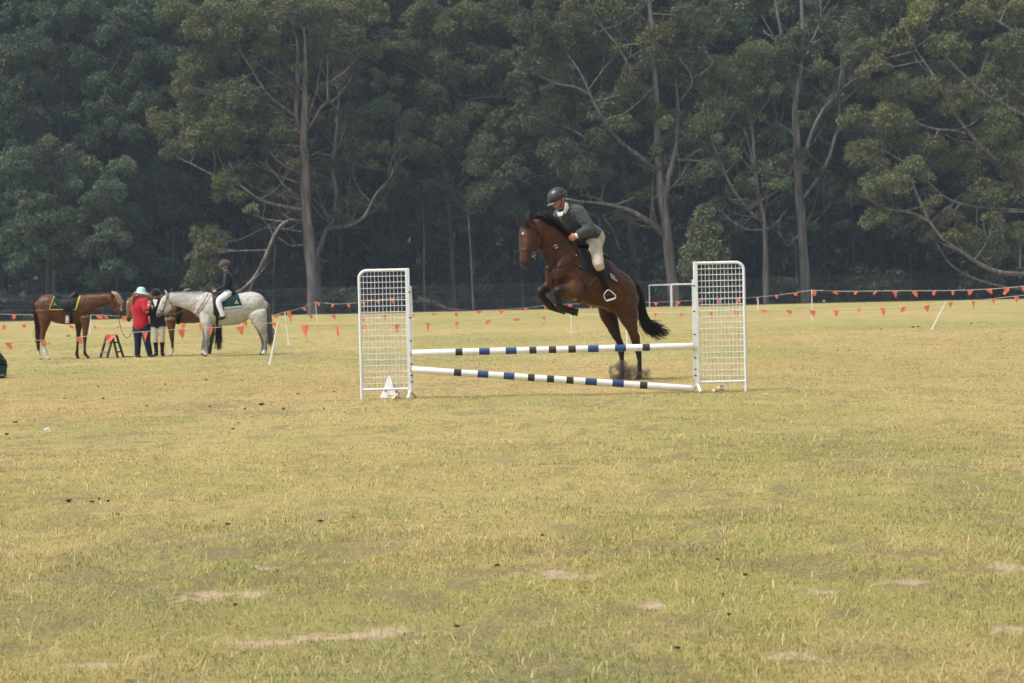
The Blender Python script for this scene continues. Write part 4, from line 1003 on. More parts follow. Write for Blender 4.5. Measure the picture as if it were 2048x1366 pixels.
def clods():
    var = []
    for i in range(7):
        bm = bmesh.new(); bmesh.ops.create_icosphere(bm, subdivisions=3, radius=1)
        for v in bm.verts:
            n = noise.fractal(v.co*1.6+Vector((i*7, 0, 0)), 1.0, 2.0, 4)
            v.co = v.co*(1+.8*n); v.co.z *= .45; v.co.y *= .8
        me = bpy.data.meshes.new('clod'); bm.to_mesh(me); bm.free(); me.materials.append(M_CLOD)
        for p in me.polygons: p.use_smooth = True
        var.append(me)
    rs = random.Random(5)
    for (x, y, w) in CL:
        g = G(x, y); s = w*.36*depth(g)/FPX
        o = bpy.data.objects.new('dirt_clod', rs.choice(var)); COL.objects.link(o); o.location = g+Vector((0, 0, s*.15+.008)); o.rotation_euler.z = rs.uniform(0, 6.28); o.scale = (s, s, s*rs.uniform(.8, 1.2))
        tag(o, 'small dark clod of earth lying loose on the dry grass', 'clod', 'dark clods scattered over the field')
clods()
def litter():
    g = G(95, 865); bm = bmesh.new(); bmesh.ops.create_icosphere(bm, subdivisions=3, radius=.03)
    for v in bm.verts:
        n = noise.cell(v.co*60); v.co = v.co*(1+.5*(n-.5)); v.co.z = max(-.02, v.co.z*.75)
    me = bpy.data.meshes.new('crumpled_paper'); bm.to_mesh(me); bm.free(); o = link('crumpled_paper', me, M_WHITE); o.location = g+Vector((0, 0, .028))
    tag(o, 'crumpled white scrap of paper on the grass at left', 'litter')
litter()
# ---------------------------------------------------------------- figures: lofts -> one voxel skin -> colour by nearest section
from mathutils.bvhtree import BVHTree
class Fig:
    """control sections are read in photo pixels (ox,oy,k = crop origin and zoom) at depth D"""
    def __init__(s, D, ox=0, oy=0, k=1.0, lat=(0, 1, 0)):
        s.D = D; s.ox = ox; s.oy = oy; s.k = k; s.lat = Vector(lat).normalized(); s.S = []; s.bm = bmesh.new(); s.mpp = D/FPX/k
    def w(s, x, y, du=0.0): return P(s.ox+x/s.k, s.oy+y/s.k, s.D+du)
    def loft(s, secs, col=None, sub=5, lat=None, seg=18, metric=False, capf=.75):
        """secs: (x,y,rN,rL,du[,col]) ; radii in crop px unless metric"""
        lat = Vector(lat).normalized() if lat is not None else s.lat
        q = s.mpp if not metric else 1.0; pr = []
        c0 = col
        for t in secs:
            if isinstance(t[0], Vector): p = t[0]; rest = t[1:]
            else: p = s.w(t[0], t[1], t[4] if len(t) > 4 else 0); rest = (t[2], t[3] if len(t) > 3 else t[2])+tuple(t[4:])
            rN = rest[0]*q; rL = (rest[1] if rest[1] else rest[0])*q
            cc = rest[3] if len(rest) > 3 and rest[3] is not None else c0
            c0 = cc
            pr.append((p.x, p.y, p.z, rN, rL, *cc))
        Q = [np.array(v) for v in catmull(pr, sub)]
        n = len(Q); fr = []
        for i in range(n):
            t = Vector(Q[min(i+1, n-1)][:3]-Q[max(i-1, 0)][:3]).normalized()
            N = t.cross(lat)
            if N.length < .15: N = t.cross(Vector((.3, .2, 1)))
            N.normalize(); fr.append((t, N, N.cross(t)))
        rings = []
        def ring(c, N, L, a, b): return [s.bm.verts.new(c+N*math.cos(k*2*math.pi/seg)*a+L*math.sin(k*2*math.pi/seg)*b) for k in range(seg)]
        for end in (0, 1):
            i = 0 if end == 0 else n-1; c = Vector(Q[i][:3]); t, N, L = fr[i]; rN, rL = Q[i][3], Q[i][4]; h = min(rN, rL)*capf
            cap = []
            for a in (75, 50, 25):
                f = math.cos(R(a)); g = math.sin(R(a))
                cap.append((c+t*(h*g)*(-1 if end == 0 else 1), N, L, rN*f, rL*f))
            if end == 0: pre = cap
            else: post = cap[::-1]
        seq = pre+[(Vector(Q[i][:3]), fr[i][1], fr[i][2], max(Q[i][3], .0015), max(Q[i][4], .0015)) for i in range(n)]+post
        for e in seq: rings.append(ring(*e))
        for i in range(len(rings)-1):
            for k in range(seg): s.bm.faces.new((rings[i][k], rings[i][(k+1) % seg], rings[i+1][(k+1) % seg], rings[i+1][k]))
        s.bm.faces.new(rings[0][::-1]); s.bm.faces.new(rings[-1])
        for v in Q: s.S.append((v[0], v[1], v[2], max(.004, (v[3]+v[4])/2), v[5], v[6], v[7]))
    def ball(s, p, r, col, m=None):
        """r tuple metres, p world"""
        M = Matrix.Translation(p) @ (m.to_4x4() if m is not None else Matrix.Identity(4)) @ Matrix.Diagonal((*(r if isinstance(r, (tuple, list)) else (r, r, r)), 1))
        bmesh.ops.create_uvsphere(s.bm, u_segments=18, v_segments=12, radius=1, matrix=M)
        rr = sum(r)/3 if isinstance(r, (tuple, list)) else r
        s.S.append((p.x, p.y, p.z, rr, *col))
    def build(s, name, m, parent=None, voxel=.012, smooth=6, paint=(), muscle=0.0, fold=0.0):
        bmesh.ops.recalc_face_normals(s.bm, faces=list(s.bm.faces))
        me = bpy.data.meshes.new('tmp'); s.bm.to_mesh(me); s.bm.free()
        o = bpy.data.objects.new('tmp', me); COL.objects.link(o)
        r = o.modifiers.new('r', 'REMESH'); r.mode = 'VOXEL'; r.voxel_size = voxel; r.adaptivity = 0
        sm = o.modifiers.new('s', 'SMOOTH'); sm.factor = .5; sm.iterations = smooth
        dg = bpy.context.evaluated_depsgraph_get(); ev = o.evaluated_get(dg); me2 = bpy.data.meshes.new_from_object(ev)
        bpy.data.objects.remove(o); bpy.data.meshes.remove(me); me2.name = name
        n = len(me2.vertices); co = np.zeros(n*3, np.float32); me2.vertices.foreach_get('co', co); co = co.reshape(-1, 3)
        if muscle or fold:
            no = np.zeros(n*3, np.float32); me2.vertices.foreach_get('normal', no); no = no.reshape(-1, 3)
            if muscle:
                d = np.array([noise.noise(Vector(c)*5.5)+.5*noise.noise(Vector(c)*13) for c in co.tolist()])*muscle
            else:
                d = np.array([abs(noise.noise(Vector((c[0]*9, c[1]*9, c[2]*20)))) for c in co.tolist()])*-fold
            co = co+no*d[:, None].astype(np.float32); me2.vertices.foreach_set('co', co.ravel())
        Sm = np.array(s.S, np.float32); col = np.zeros((n, 4), np.float32); col[:, 3] = 1
        for a in range(0, n, 4000):
            d = np.linalg.norm(co[a:a+4000, None, :]-Sm[None, :, :3], axis=2)/Sm[None, :, 3]
            wgt = 1/(d**8+1e-5); wgt /= wgt.sum(1, keepdims=True); col[a:a+4000, :3] = wgt @ Sm[:, 4:7]
        for (p, rad, c) in paint:
            d = np.linalg.norm((co-np.array(p)), axis=1); k = np.clip((rad-d)/(rad*.45), 0, 1)[:, None]; col[:, :3] = col[:, :3]*(1-k)+np.array(c)*k
        fattr(me2, 'col', col, 'POINT', 'FLOAT_COLOR')
        for p in me2.polygons: p.use_smooth = True
        me2.update()
        ob = link(name, me2, m, parent)
        s.bvh = BVHTree.FromPolygons([tuple(v) for v in co], [tuple(p.vertices) for p in me2.polygons]); s.obj = ob
        return ob
    def hit(s, x, y, off=.006):
        sx, sy = s.ox+x/s.k, s.oy+y/s.k; d = (P(sx, sy, 10)-CAM).normalized()
        loc, nrm, i, dist = s.bvh.ray_cast(CAM, d)
        if loc is None:
            q = P(sx, sy, s.D-.1); loc, nrm, i, dist = s.bvh.find_nearest(q)
            return Vector(q) if (q-loc).length > .12 else loc+nrm*off
        return loc+nrm*off
    def strap(s, pts, r, m, name, parent, off=.004, sub=4, flat=.45):
        P0 = catmull([(p[0], p[1], 0) for p in pts], sub); pr = [s.hit(q[0], q[1], off) for q in P0]
        b = MB(); b.tube(pr, r, 6); return b.link(name, m, parent)
    def patch(s, tl, tr, br, bl, mats, name, parent, off=.010, th=.014, nu=20, nv=14, border=None, bulge=0.0):
        bm = bmesh.new(); g = []
        for j in range(nv+1):
            row = []
            for i in range(nu+1):
                u, v = i/nu, j/nv
                x = (tl[0]*(1-u)+tr[0]*u)*(1-v)+(bl[0]*(1-u)+br[0]*u)*v; y = (tl[1]*(1-u)+tr[1]*u)*(1-v)+(bl[1]*(1-u)+br[1]*u)*v
                y += bulge*math.sin(u*math.pi)*v; row.append(s.hit(x, y, off))
            g.append(row)
        for _ in range(3):   # relax depth
            for j in range(1, nv):
                for i in range(1, nu): g[j][i] = g[j][i]*.5+(g[j-1][i]+g[j+1][i]+g[j][i-1]+g[j][i+1])*.125
        tov = lambda p: (CAM-p).normalized()
        A = [[bm.verts.new(p+tov(p)*th) for p in row] for row in g]; B = [[bm.verts.new(p-tov(p)*.012) for p in row] for row in g]
        for j in range(nv):
            for i in range(nu):
                f = bm.faces.new((A[j][i], A[j][i+1], A[j+1][i+1], A[j+1][i])); bm.faces.new((B[j][i], B[j+1][i], B[j+1][i+1], B[j][i+1]))
                if border and ((border[0] and j < border[0]) or (border[1] and i >= nu-border[1]) or (border[2] and j >= nv-border[2]) or (border[3] and i < border[3])): f.material_index = 1
        for i in range(nu):
            bm.faces.new((A[0][i], B[0][i], B[0][i+1], A[0][i+1])); bm.faces.new((A[nv][i+1], B[nv][i+1], B[nv][i], A[nv][i]))
        for j in range(nv):
            bm.faces.new((A[j+1][0], B[j+1][0], B[j][0], A[j][0])); bm.faces.new((A[j][nu], B[j][nu], B[j+1][nu], A[j+1][nu]))
        b = MB(); b.bm.free(); b.bm = bm
        return b.link(name, mats, parent)
def hair(name, guides, n, spread, r, m, parent, seed=1, seg=4, sub=3):
    """guides: polylines of world points; strands follow a blend of two neighbouring guides"""
    rs = np.random.RandomState(seed); T = Tubes(); L = len(guides[0])
    for k in range(n):
        f = rs.rand()*(len(guides)-1); i = int(min(f, len(guides)-2)) if len(guides) > 1 else 0; t = f-i
        o = rs.normal(size=3)*spread; end = rs.uniform(.72, 1.05); pr = []
        for j in range(L):
            a = np.array(guides[i][j]); b = np.array(guides[min(i+1, len(guides)-1)][j]); p = a*(1-t)+b*t; q = j/(L-1)
            if q > end: p = np.array(pr[-1][:3])+(p-np.array(pr[-1][:3]))*.3
            p = p+o*(.25+1.0*q)+rs.normal(size=3)*spread*.18
            pr.append((*p, r*(1.05-.8*q)))
        T.add(pr, seg, sub)
    return link(name, T.mesh(name), m, parent)

M_COAT = vmat('horse_coat', .45, .28, .0, vary=.22, vscale=9, bump=.12, bscale=55)
M_GREYC = vmat('grey_horse_coat', .6, .3, .05, vary=.14, vscale=14, bump=.10, bscale=40)
M_SKIN = vmat('skin', .5, .35, 0, vary=.06, vscale=30)
def cloth(name, c, rough=.85, vary=.10, scale=22, bump=.35, bs=35): return mat(name, c, rough, .15, vary=vary, scale=scale, bump=bump, bscale=bs, sheen=.2)
M_LEATH = mat('dark_leather', (.028, .017, .012), .42, .5, vary=.25, scale=30, bump=.1)
M_BLKLE = mat('black_leather', (.009, .009, .010), .5, .25, vary=.25, scale=25, bump=.12)
M_STEEL = mat('stirrup_steel', (.72, .70, .66), .28, .6, .6, vary=.08)
M_BHAIR = mat('black_hair', (.010, .009, .009), .45, .4, vary=.3, scale=40)
M_EYE = mat('dark_eye', (.008, .006, .005), .12, .6, vary=.1)
M_HOOF = mat('hoof_horn', (.045, .038, .03), .6, .3, vary=.3)

def horse_eye(F, x, y, parent, r=.019):
    p = F.hit(x, y, -.006); b = MB(); b.ball(p, r, 10); b.link('eye', M_EYE, parent)

# ================= people =================
SK = (.50, .27, .19); SKD = (.55, .25, .18)
class Person:
    """joints J: name -> world point; skin body is one mesh, garments are children"""
    def __init__(s, label, base, F, J, k=1.0, lat=(0, 1, 0), face=(-1, 0, 0), tilt=0.0, skin=SK, group=None, voxel=.008, eye_rounds=False):
        s.J = J; s.F = F; s.k = k; s.lat = Vector(lat).normalized(); s.skin = skin
        s.root = empty('person', base, label, 'person', group)
        B = Fig(F.D, lat=s.lat); k_ = k; c = skin
        s.limbs(B, 0.0, c, ('torso', 'arm_l', 'arm_r', 'leg_l', 'leg_r'))
        # neck and head
        f = Vector(face).normalized(); side = f.cross(Vector((0, 0, 1))).normalized(); up = side.cross(f).normalized(); up = up if up.z > 0 else -up
        s.f, s.up, s.side = f, up, side; h = J['head']
        B.loft([(J['neck']-Vector((0, 0, .03*k)), .055*k, .058*k, 0), (h-up*.06*k-f*.015*k, .052*k, .055*k, 0)], c, 4, metric=True, lat=side)
        B.ball(h+up*.025*k-f*.008*k, (.094*k, .076*k, .092*k), c, Matrix((f, side, up)).transposed())
        B.ball(h+f*.028*k-up*.030*k, (.064*k, .062*k, .072*k), c, Matrix((f, side, up)).transposed())
        B.ball(h+f*.058*k-up*.078*k, (.030*k, .036*k, .026*k), c, Matrix((f, side, up)).transposed())
        B.loft([(h+f*.085*k+up*.012*k, .010*k, .009*k, 0), (h+f*.110*k-up*.022*k, .014*k, .015*k, 0), (h+f*.096*k-up*.034*k, .012*k, .016*k, 0)], c, 3, metric=True, lat=side)
        B.loft([(h+f*.090*k-up*.052*k-side*.018*k, .007*k, .007*k, 0), (h+f*.096*k-up*.052*k, .008*k, .008*k, 0), (h+f*.090*k-up*.052*k+side*.018*k, .007*k, .007*k, 0)], (c[0]*.8, c[1]*.5, c[2]*.5), 3, metric=True, lat=up)
        for sg in (-1, 1): B.ball(h+side*sg*.078*k-up*.006*k-f*.012*k, (.018*k, .009*k, .031*k), c, Matrix((f, side, up)).transposed())
        B.build('body', M_SKIN, s.root, voxel, 3, paint=[(tuple(h+f*.09*k-up*.052*k), .016*k, (c[0]*.7, c[1]*.4, c[2]*.4))])
        for sg in (-1, 1):
            b = MB(); b.ball(h+f*.083*k+side*sg*.032*k+up*.012*k, .0125*k, 10)
            b.link('eye' if not eye_rounds else 'lens', M_EYE, s.root) if not eye_rounds else b.bm.free()
        if eye_rounds:  # dark rounds set over the eyes, with thin side bars
            b = MB()
            for sg in (-1, 1): b.ball(h+f*.094*k+side*sg*.034*k+up*.008*k, (.022*k, .022*k, .019*k), 12); b.tube([h+f*.088*k+side*sg*.05*k+up*.012*k, h-f*.01*k+side*sg*.082*k+up*.008*k], .004, 6)
            b.link('dark_eye_rounds', M_EYE, s.root)
    def hand(s, B, w, el, c, sgn, close=.9):
        """palm, four unequal curled fingers and a side thumb"""
        k = s.k; d = (w-el).normalized(); pn = d.cross(Vector((0, 0, 1)).cross(d)).normalized(); sd = d.cross(Vector((0, 0, 1))).normalized()
        # palm plane: d (along), a (across knuckles)
        a = Vector((0, 0, 1))-d*d.z; a.normalize(); nrm = d.cross(a)*sgn
        p1 = w+d*.085*k
        B.loft([(w, .024*k, .028*k, 0), (w+d*.04*k, .018*k, .040*k, 0), (p1, .015*k, .040*k, 0)], c, 3, metric=True, lat=a)
        for i, (off, ln) in enumerate(((.030, .070), (.010, .078), (-.010, .072), (-.029, .056))):
            q0 = p1+a*off*k-d*.006*k; q1 = q0+(d*math.cos(close*.7)+nrm*math.sin(close*.7))*ln*.45*k
            q2 = q1+(d*math.cos(close*1.9)+nrm*math.sin(close*1.9))*ln*.33*k; q3 = q2+(d*math.cos(close*2.9)+nrm*math.sin(close*2.9))*ln*.25*k
            B.loft([(q0, .0095*k, .0095*k, 0), (q1, .0088*k, .0088*k, 0), (q2, .008*k, .008*k, 0), (q3, .0068*k, .0068*k, 0)], c, 2, metric=True, lat=a, seg=10)
        t0 = w+d*.022*k+a*.022*k+nrm*.006*k; t1 = t0+(d*.6+a*.6+nrm*.5).normalized()*.038*k; t2 = t1+(d*.8+nrm*.6).normalized()*.030*k
        B.loft([(t0, .013*k, .013*k, 0), (t1, .0105*k, .0105*k, 0), (t2, .008*k, .008*k, 0)], c, 2, metric=True, lat=a, seg=10)
    def limbs(s, B, inf, c, which, cut=None):
        J, k = s.J, s.k; i = inf; L = s.lat
        W = getattr(s, 'bulk', 1.0)
        if 'torso' in which:
            pe, ch, ne = J['pelvis'], J['chest'], J['neck']; wa = pe.lerp(ch, .45); tv = (ch-pe).normalized()
            bottom = pe-tv*getattr(s, 'hem', .07)*k
            if inf: pe = pe.lerp(ch, max(0, -getattr(s, 'hem', .07)*2.4))
            B.loft([(bottom, .10*k*W+i, .155*k*W+i, 0), (pe, .112*k*W+i, .165*k*W+i, 0), (wa, .098*k*W+i, .140*k*W+i, 0), (ch, .118*k*W+i, .172*k*W+i, 0), (ch.lerp(ne, .62), .095*k+i, .155*k+i, 0), (ne, .058*k+i, .075*k+i, 0)], c, 4, metric=True, lat=L, seg=24)
            for sd in ('l', 'r'):
                sh = J['sh_'+sd]; B.loft([(ch.lerp(ne, .7), .07*k+i, .07*k+i, 0), (sh, .062*k+i, .066*k+i, 0)], c, 3, metric=True, lat=(0, .1, 1))
        for sd in ('l', 'r'):
            if 'arm_'+sd in which:
                sh, el, wr = J['sh_'+sd], J['el_'+sd], J['wr_'+sd]
                B.loft([(sh, .058*k+i, .060*k+i, 0), (sh.lerp(el, .45), .049*k+i, .052*k+i, 0), (el, .042*k+i, .042*k+i, 0), (el.lerp(wr, .3), .042*k+i, .042*k+i, 0), (wr, .027*k+i, .030*k+i, 0)], c, 4, metric=True)
                if inf == 0: s.hand(B, wr, el, c, 1 if sd == 'l' else -1, J.get('close', .9))
            if 'sleeve_'+sd in which:
                sh, el, wr = J['sh_'+sd], J['el_'+sd], J['wr_'+sd]; f = cut or .95
                seq = [(sh, .060*k+i, .062*k+i, 0), (sh.lerp(el, .5), .052*k+i, .054*k+i, 0)]
                if f <= .5: seq.append((sh.lerp(el, min(1, f*2)), .053*k+i, .055*k+i, 0))
                else: seq += [(el, .046*k+i, .046*k+i, 0), (el.lerp(wr, .45), .041*k+i, .041*k+i, 0), (el.lerp(wr, (f-.5)*2), .031*k+i, .033*k+i, 0)]
                B.loft(seq, c, 4, metric=True)
            if 'leg_'+sd in which:
                hi, kn, an, to = J['hip_'+sd], J['kn_'+sd], J['an_'+sd], J['toe_'+sd]
                B.loft([(hi, .088*k+i, .090*k+i, 0), (hi.lerp(kn, .4), .076*k+i, .078*k+i, 0), (kn, .056*k+i, .056*k+i, 0), (kn.lerp(an, .3), .054*k+i, .054*k+i, 0), (an, .036*k+i, .036*k+i, 0)], c, 4, metric=True)
                hl = an-(to-an).normalized()*.03*k
                B.loft([(an, .036*k, .036*k, 0), (an.lerp(to, .3)-Vector((0, 0, .02*k)), .038*k, .036*k, 0), (to, .022*k, .036*k, 0)], c, 3, metric=True)
            if 'thigh_'+sd in which:
                hi, kn, an = J['hip_'+sd], J['kn_'+sd], J['an_'+sd]; f = cut or .1
                B.loft([(hi, .094*k*W+i, .097*k*W+i, 0), (hi.lerp(kn, .4), .084*k*W+i, .086*k*W+i, 0), (kn, .060*k*W+i, .060*k*W+i, 0), (kn.lerp(an, f), .056*k+i, .056*k+i, 0)]+([(an, .045*k+i, .045*k+i, 0)] if f > .6 else []), c, 4, metric=True)
            if 'boot_'+sd in which:
                kn, an, to = J['kn_'+sd], J['an_'+sd], J['toe_'+sd]; f = cut or .08; hl = an-(to-an).normalized()*.035*k-Vector((0, 0, .035*k))
                B.loft([(kn.lerp(an, f), .060*k, .062*k, 0), (kn.lerp(an, .4), .062*k, .062*k, 0), (kn.lerp(an, .75), .048*k, .048*k, 0), (an, .050*k, .050*k, 0)], c, 4, metric=True)
                B.loft([(hl, .044*k, .046*k, 0), (an.lerp(to, .4)-Vector((0, 0, .024*k)), .052*k, .052*k, 0), (to+(to-an).normalized()*.012*k, .036*k, .054*k, 0)], c, 3, metric=True, lat=(to-an).cross(Vector((0, 0, 1))))
    def garment(s, name, m, which, inf, cut=None, voxel=.009, smooth=4, extra=None, fold=.008):
        B = Fig(s.F.D, lat=s.lat); s.limbs(B, inf, (1, 1, 1), which, cut)
        if extra: extra(B)
        return B.build(name, m, s.root, voxel, smooth, fold=fold)
    def helmet(s, m, peak=.06, r=1.0, name='helmet', m2=None):
        k = s.k*r; h = s.J['head']; f, up, side = s.f, s.up, s.side; M = Matrix((f, side, up)).transposed(); bm = bmesh.new()
        c = h+up*.038*k-f*.010*k
        bmesh.ops.create_uvsphere(bm, u_segments=32, v_segments=20, radius=1)
        kill = [v for v in bm.verts if v.co.z < -.30+.12*v.co.x]
        bmesh.ops.delete(bm, geom=kill, context='VERTS')
        for v in bm.verts: v.co = c+M @ Vector((v.co.x*.137*k, v.co.y*.112*k, v.co.z*.118*k))
        b = MB(); b.bm.free(); b.bm = bm
        o = b.link(name, m, s.root)
        md = o.modifiers.new('thickness', 'SOLIDIFY'); md.thickness = .012
        b = MB(); n = 12   # curved peak
        A = []; Bv = []
        for i in range(n+1):
            a = R(-62+124*i/n); ca, sa = math.cos(a), math.sin(a)
            A.append(c+M @ Vector((ca*.133*k, sa*.110*k, -.030*k))); q = ca**.6
            Bv.append(c+M @ Vector((ca*.133*k+peak*q*k, sa*.110*k*(1-.1), -.052*k)))
        for i in range(n): b.slab([A[i], A[i+1], Bv[i+1], Bv[i]], up*.006)
        b.link('peak', m2 or m, o)
        b = MB(); w = h+side*0
        for sg in (-1, 1): b.tube([c+side*sg*.104*k-up*.02*k, h+side*sg*.080*k-up*.06*k+f*.01*k, h+side*sg*.03*k-up*.105*k+f*.03*k, h-up*.108*k+f*.035*k], .006, 6, 2)
        b.link('chin_strap', M_BLKLE, o)
        return o
# ================= jumping horse =================
BAY = (.076, .031, .0145); BAYL = (.125, .055, .026); BAYD = (.042, .020, .012); PT = (.017, .013, .012); MZ = (.045, .028, .022)
yaw = R(30); LATJ = (-math.sin(yaw), math.cos(yaw), 0)
J = Fig(30.0, lat=LATJ)
J.loft([(1108, 553, 15, 18, -.62), (1128, 552, 41, 30, -.52), (1158, 549, 54, 37, -.36), (1188, 561, 53, 40, -.20), (1214, 575, 45, 38, -.06), (1238, 588, 42, 36, .06), (1256, 598, 28, 30, .15), (1265, 596, 13, 18, .20)], BAY)
J.loft([(1135, 530, 41, 26, -.50), (1119, 505, 35, 22, -.58), (1103, 478, 27, 17, -.68), (1085, 458, 20, 14, -.78), (1072, 450, 15, 12, -.84)], BAY)
J.loft([(1110, 545, 20, 20, -.66), (1118, 560, 26, 24, -.60), (1140, 575, 28, 26, -.50)], BAY)     # breast
J.loft([(1150, 498, 9, 8, -.52), (1136, 520, 14, 9, -.66), (1122, 543, 15, 10, -.76), (1112, 556, 9, 8, -.80)], BAY)      # shoulder blade
J.loft([(1138, 548, 10, 8, -.70), (1151, 562, 13, 9, -.66), (1157, 578, 11, 9, -.66)], BAY)     # triceps
J.loft([(1232, 562, 13, 9, -.12), (1250, 588, 22, 10, -.13), (1262, 618, 13, 9, -.12)], BAY)      # hamstring
J.loft([(1082, 486, 9, 7, -.74), (1096, 512, 10, 8, -.70), (1102, 536, 12, 9, -.72)], BAYD)     # windpipe
# head
J.loft([(1066, 452, 13, 13, -.84), (1058, 462, 17, 15, -.90), (1055, 478, 17, 17, -.93), (1052, 496, 13.5, 15, -.96), (1050.5, 512, 10.5, 12, -.99, ), (1051, 524, 11.5, 11, -1.0, MZ), (1051.5, 531, 8, 9, -1.0, MZ)], BAY)
J.loft([(1070, 462, 11, 10, -.86), (1074, 477, 12, 9, -.87), (1069, 490, 9, 8, -.90), (1060, 505, 6, 7, -.95)], BAY)
J.loft([(1041, 452, 5, 3.5, -.86), (1036, 441, 4.2, 2.4, -.86), (1030.5, 430, 1.4, 1.2, -.87)], BAYD)
J.loft([(1062, 449, 6, 4, -.93), (1061, 437, 5.2, 3, -.97), (1060, 424, 1.6, 1.4, -.99)], PT)
# hind legs
J.loft([(1245, 600, 34, 22, .02), (1254, 625, 24, 17, -.02), (1260, 645, 16.5, 13, -.03), (1266, 664, 11, 9, -.02), (1271, 680, 9.3, 8, .02, BAYD), (1273.5, 690, 8.5, 7, .05, PT), (1277, 704, 6.4, 5.6, .03, PT), (1279, 722, 4.2, 4.4, .0, PT), (1279.5, 737, 4.4, 4.6, -.02, PT), (1279, 746, 5.2, 5.4, -.03, PT), (1277, 754, 4.4, 5, -.05, PT)], BAY)
J.loft([(1222, 597, 30, 20, .26), (1216, 622, 22, 15, .26), (1222, 642, 16, 12, .26), (1230, 664, 11.5, 9, .28), (1237, 680, 8.5, 7.4, .31, BAYD), (1240.5, 690, 7.6, 6.6, .34, PT), (1242, 705, 6, 5.4, .32, PT), (1244, 721, 4.4, 4.4, .30, PT), (1245, 735, 4.2, 4.4, .28, PT), (1245, 744, 5, 5.2, .27, PT), (1243, 752, 4.2, 4.8, .25, PT)], BAYD)  # far hind leg: its shadow is put into the coat as a darker brown
# forelegs folded under the chest
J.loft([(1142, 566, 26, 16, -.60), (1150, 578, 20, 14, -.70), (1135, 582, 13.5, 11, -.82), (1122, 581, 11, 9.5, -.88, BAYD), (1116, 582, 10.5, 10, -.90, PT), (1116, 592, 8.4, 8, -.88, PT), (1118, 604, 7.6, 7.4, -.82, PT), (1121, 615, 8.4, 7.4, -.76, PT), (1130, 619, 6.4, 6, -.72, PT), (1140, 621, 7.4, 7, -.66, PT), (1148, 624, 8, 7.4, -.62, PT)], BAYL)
J.loft([(1112, 566, 20, 14, -.46), (1101, 572, 14, 11, -.50), (1091, 578, 10.5, 9.5, -.55, BAYD), (1081, 583, 8.6, 8.4, -.60, PT), (1083, 592, 7.6, 7.4, -.58, PT), (1092, 603, 7, 7, -.52, PT), (1101, 613, 8, 7.4, -.46, PT), (1108, 618, 5, 5, -.42, PT), (1117, 619, 6.4, 6.2, -.38, PT), (1124, 621, 6.6, 6.4, -.35, PT)], BAY)
hz = G(1262, 757); HJ = empty('horse', (hz.x, hz.y, 0), 'bay horse with black legs and tail taking off over the striped poles under its rider', 'horse')
J.build('body', M_COAT, HJ, .011, 5, paint=[(tuple(J.w(1045.5, 467, -1.02)), .022, (.62, .56, .5))], muscle=.013)
for (x, y, r) in ((1057.5, 471, .020), (1039.5, 472, .016)): horse_eye(J, x, y, J.obj, r)
b = MB(); b.ball(J.hit(1052, 524, -.004), (.012, .012, .02), 10); b.link('nostril', M_EYE, J.obj)
def hoof(F, x, y, du, ang, parent, r=8):
    c = F.w(x, y, du); b = MB(); q = F.mpp; a = Vector((math.sin(ang), 0, -math.cos(ang)))
    b.tube([c-a*r*.7*q, c+a*r*.8*q], [r*.72*q, r*1.0*q], 12); b.link('hoof', M_HOOF, parent)
for a in ((1150, 624, -.61, 1.35, 7.5), (1126, 622, -.35, 1.3, 6.8), (1277, 757, -.05, -.25, 7), (1243, 755, .25, -.25, 6.6)): hoof(J, a[0], a[1], a[2], a[3], J.obj, a[4])
W_ = J.w
crest = [(1072, 438, -.84), (1078, 437, -.82), (1092, 445, -.76), (1106, 456, -.68), (1120, 470, -.58), (1134, 482, -.50), (1148, 490, -.42)]
mg = [[tuple(W_(x, y+3, d)), tuple(W_(x+1, y-6, d-.01)), tuple(W_(x+6, y-12 if x > 1080 else y-8, d-.03)), tuple(W_(x+15, y-9+(4 if x > 1100 else 0), d-.05)), tuple(W_(x+22, y+1, d-.06))] for x, y, d in crest[:6]]
hair('mane', mg, 420, .016, .0052, M_BHAIR, HJ, 5)
mg = [[tuple(W_(x, y+2, d)), tuple(W_(x-2, y+1, d-.05)), tuple(W_(x-3, y+6, d-.10)), tuple(W_(x-2, y+14, d-.13))] for x, y, d in [(1046, 442, -.90), (1052, 440, -.92), (1058, 441, -.93)]]
hair('forelock', mg, 70, .012, .004, M_BHAIR, HJ, 6)
tg = [[tuple(W_(*p)) for p in g_] for g_ in (
 [(1264, 563, .2), (1275, 570, .24), (1283, 592, .28), (1287, 622, .30), (1298, 643, .32), (1316, 652, .34), (1336, 662, .36)],
 [(1264, 566, .2), (1273, 574, .22), (1279, 595, .26), (1281, 625, .28), (1288, 648, .30), (1305, 664, .32), (1326, 676, .34)],
 [(1263, 568, .2), (1271, 577, .22), (1276, 598, .24), (1278, 628, .26), (1283, 652, .28), (1296, 668, .30), (1312, 680, .32)])]
hair('tail', tg[:2], 420, .022, .0065, M_BHAIR, HJ, 7); hair('tail_wisp', tg[1:], 40, .018, .0035, M_BHAIR, HJ, 8)
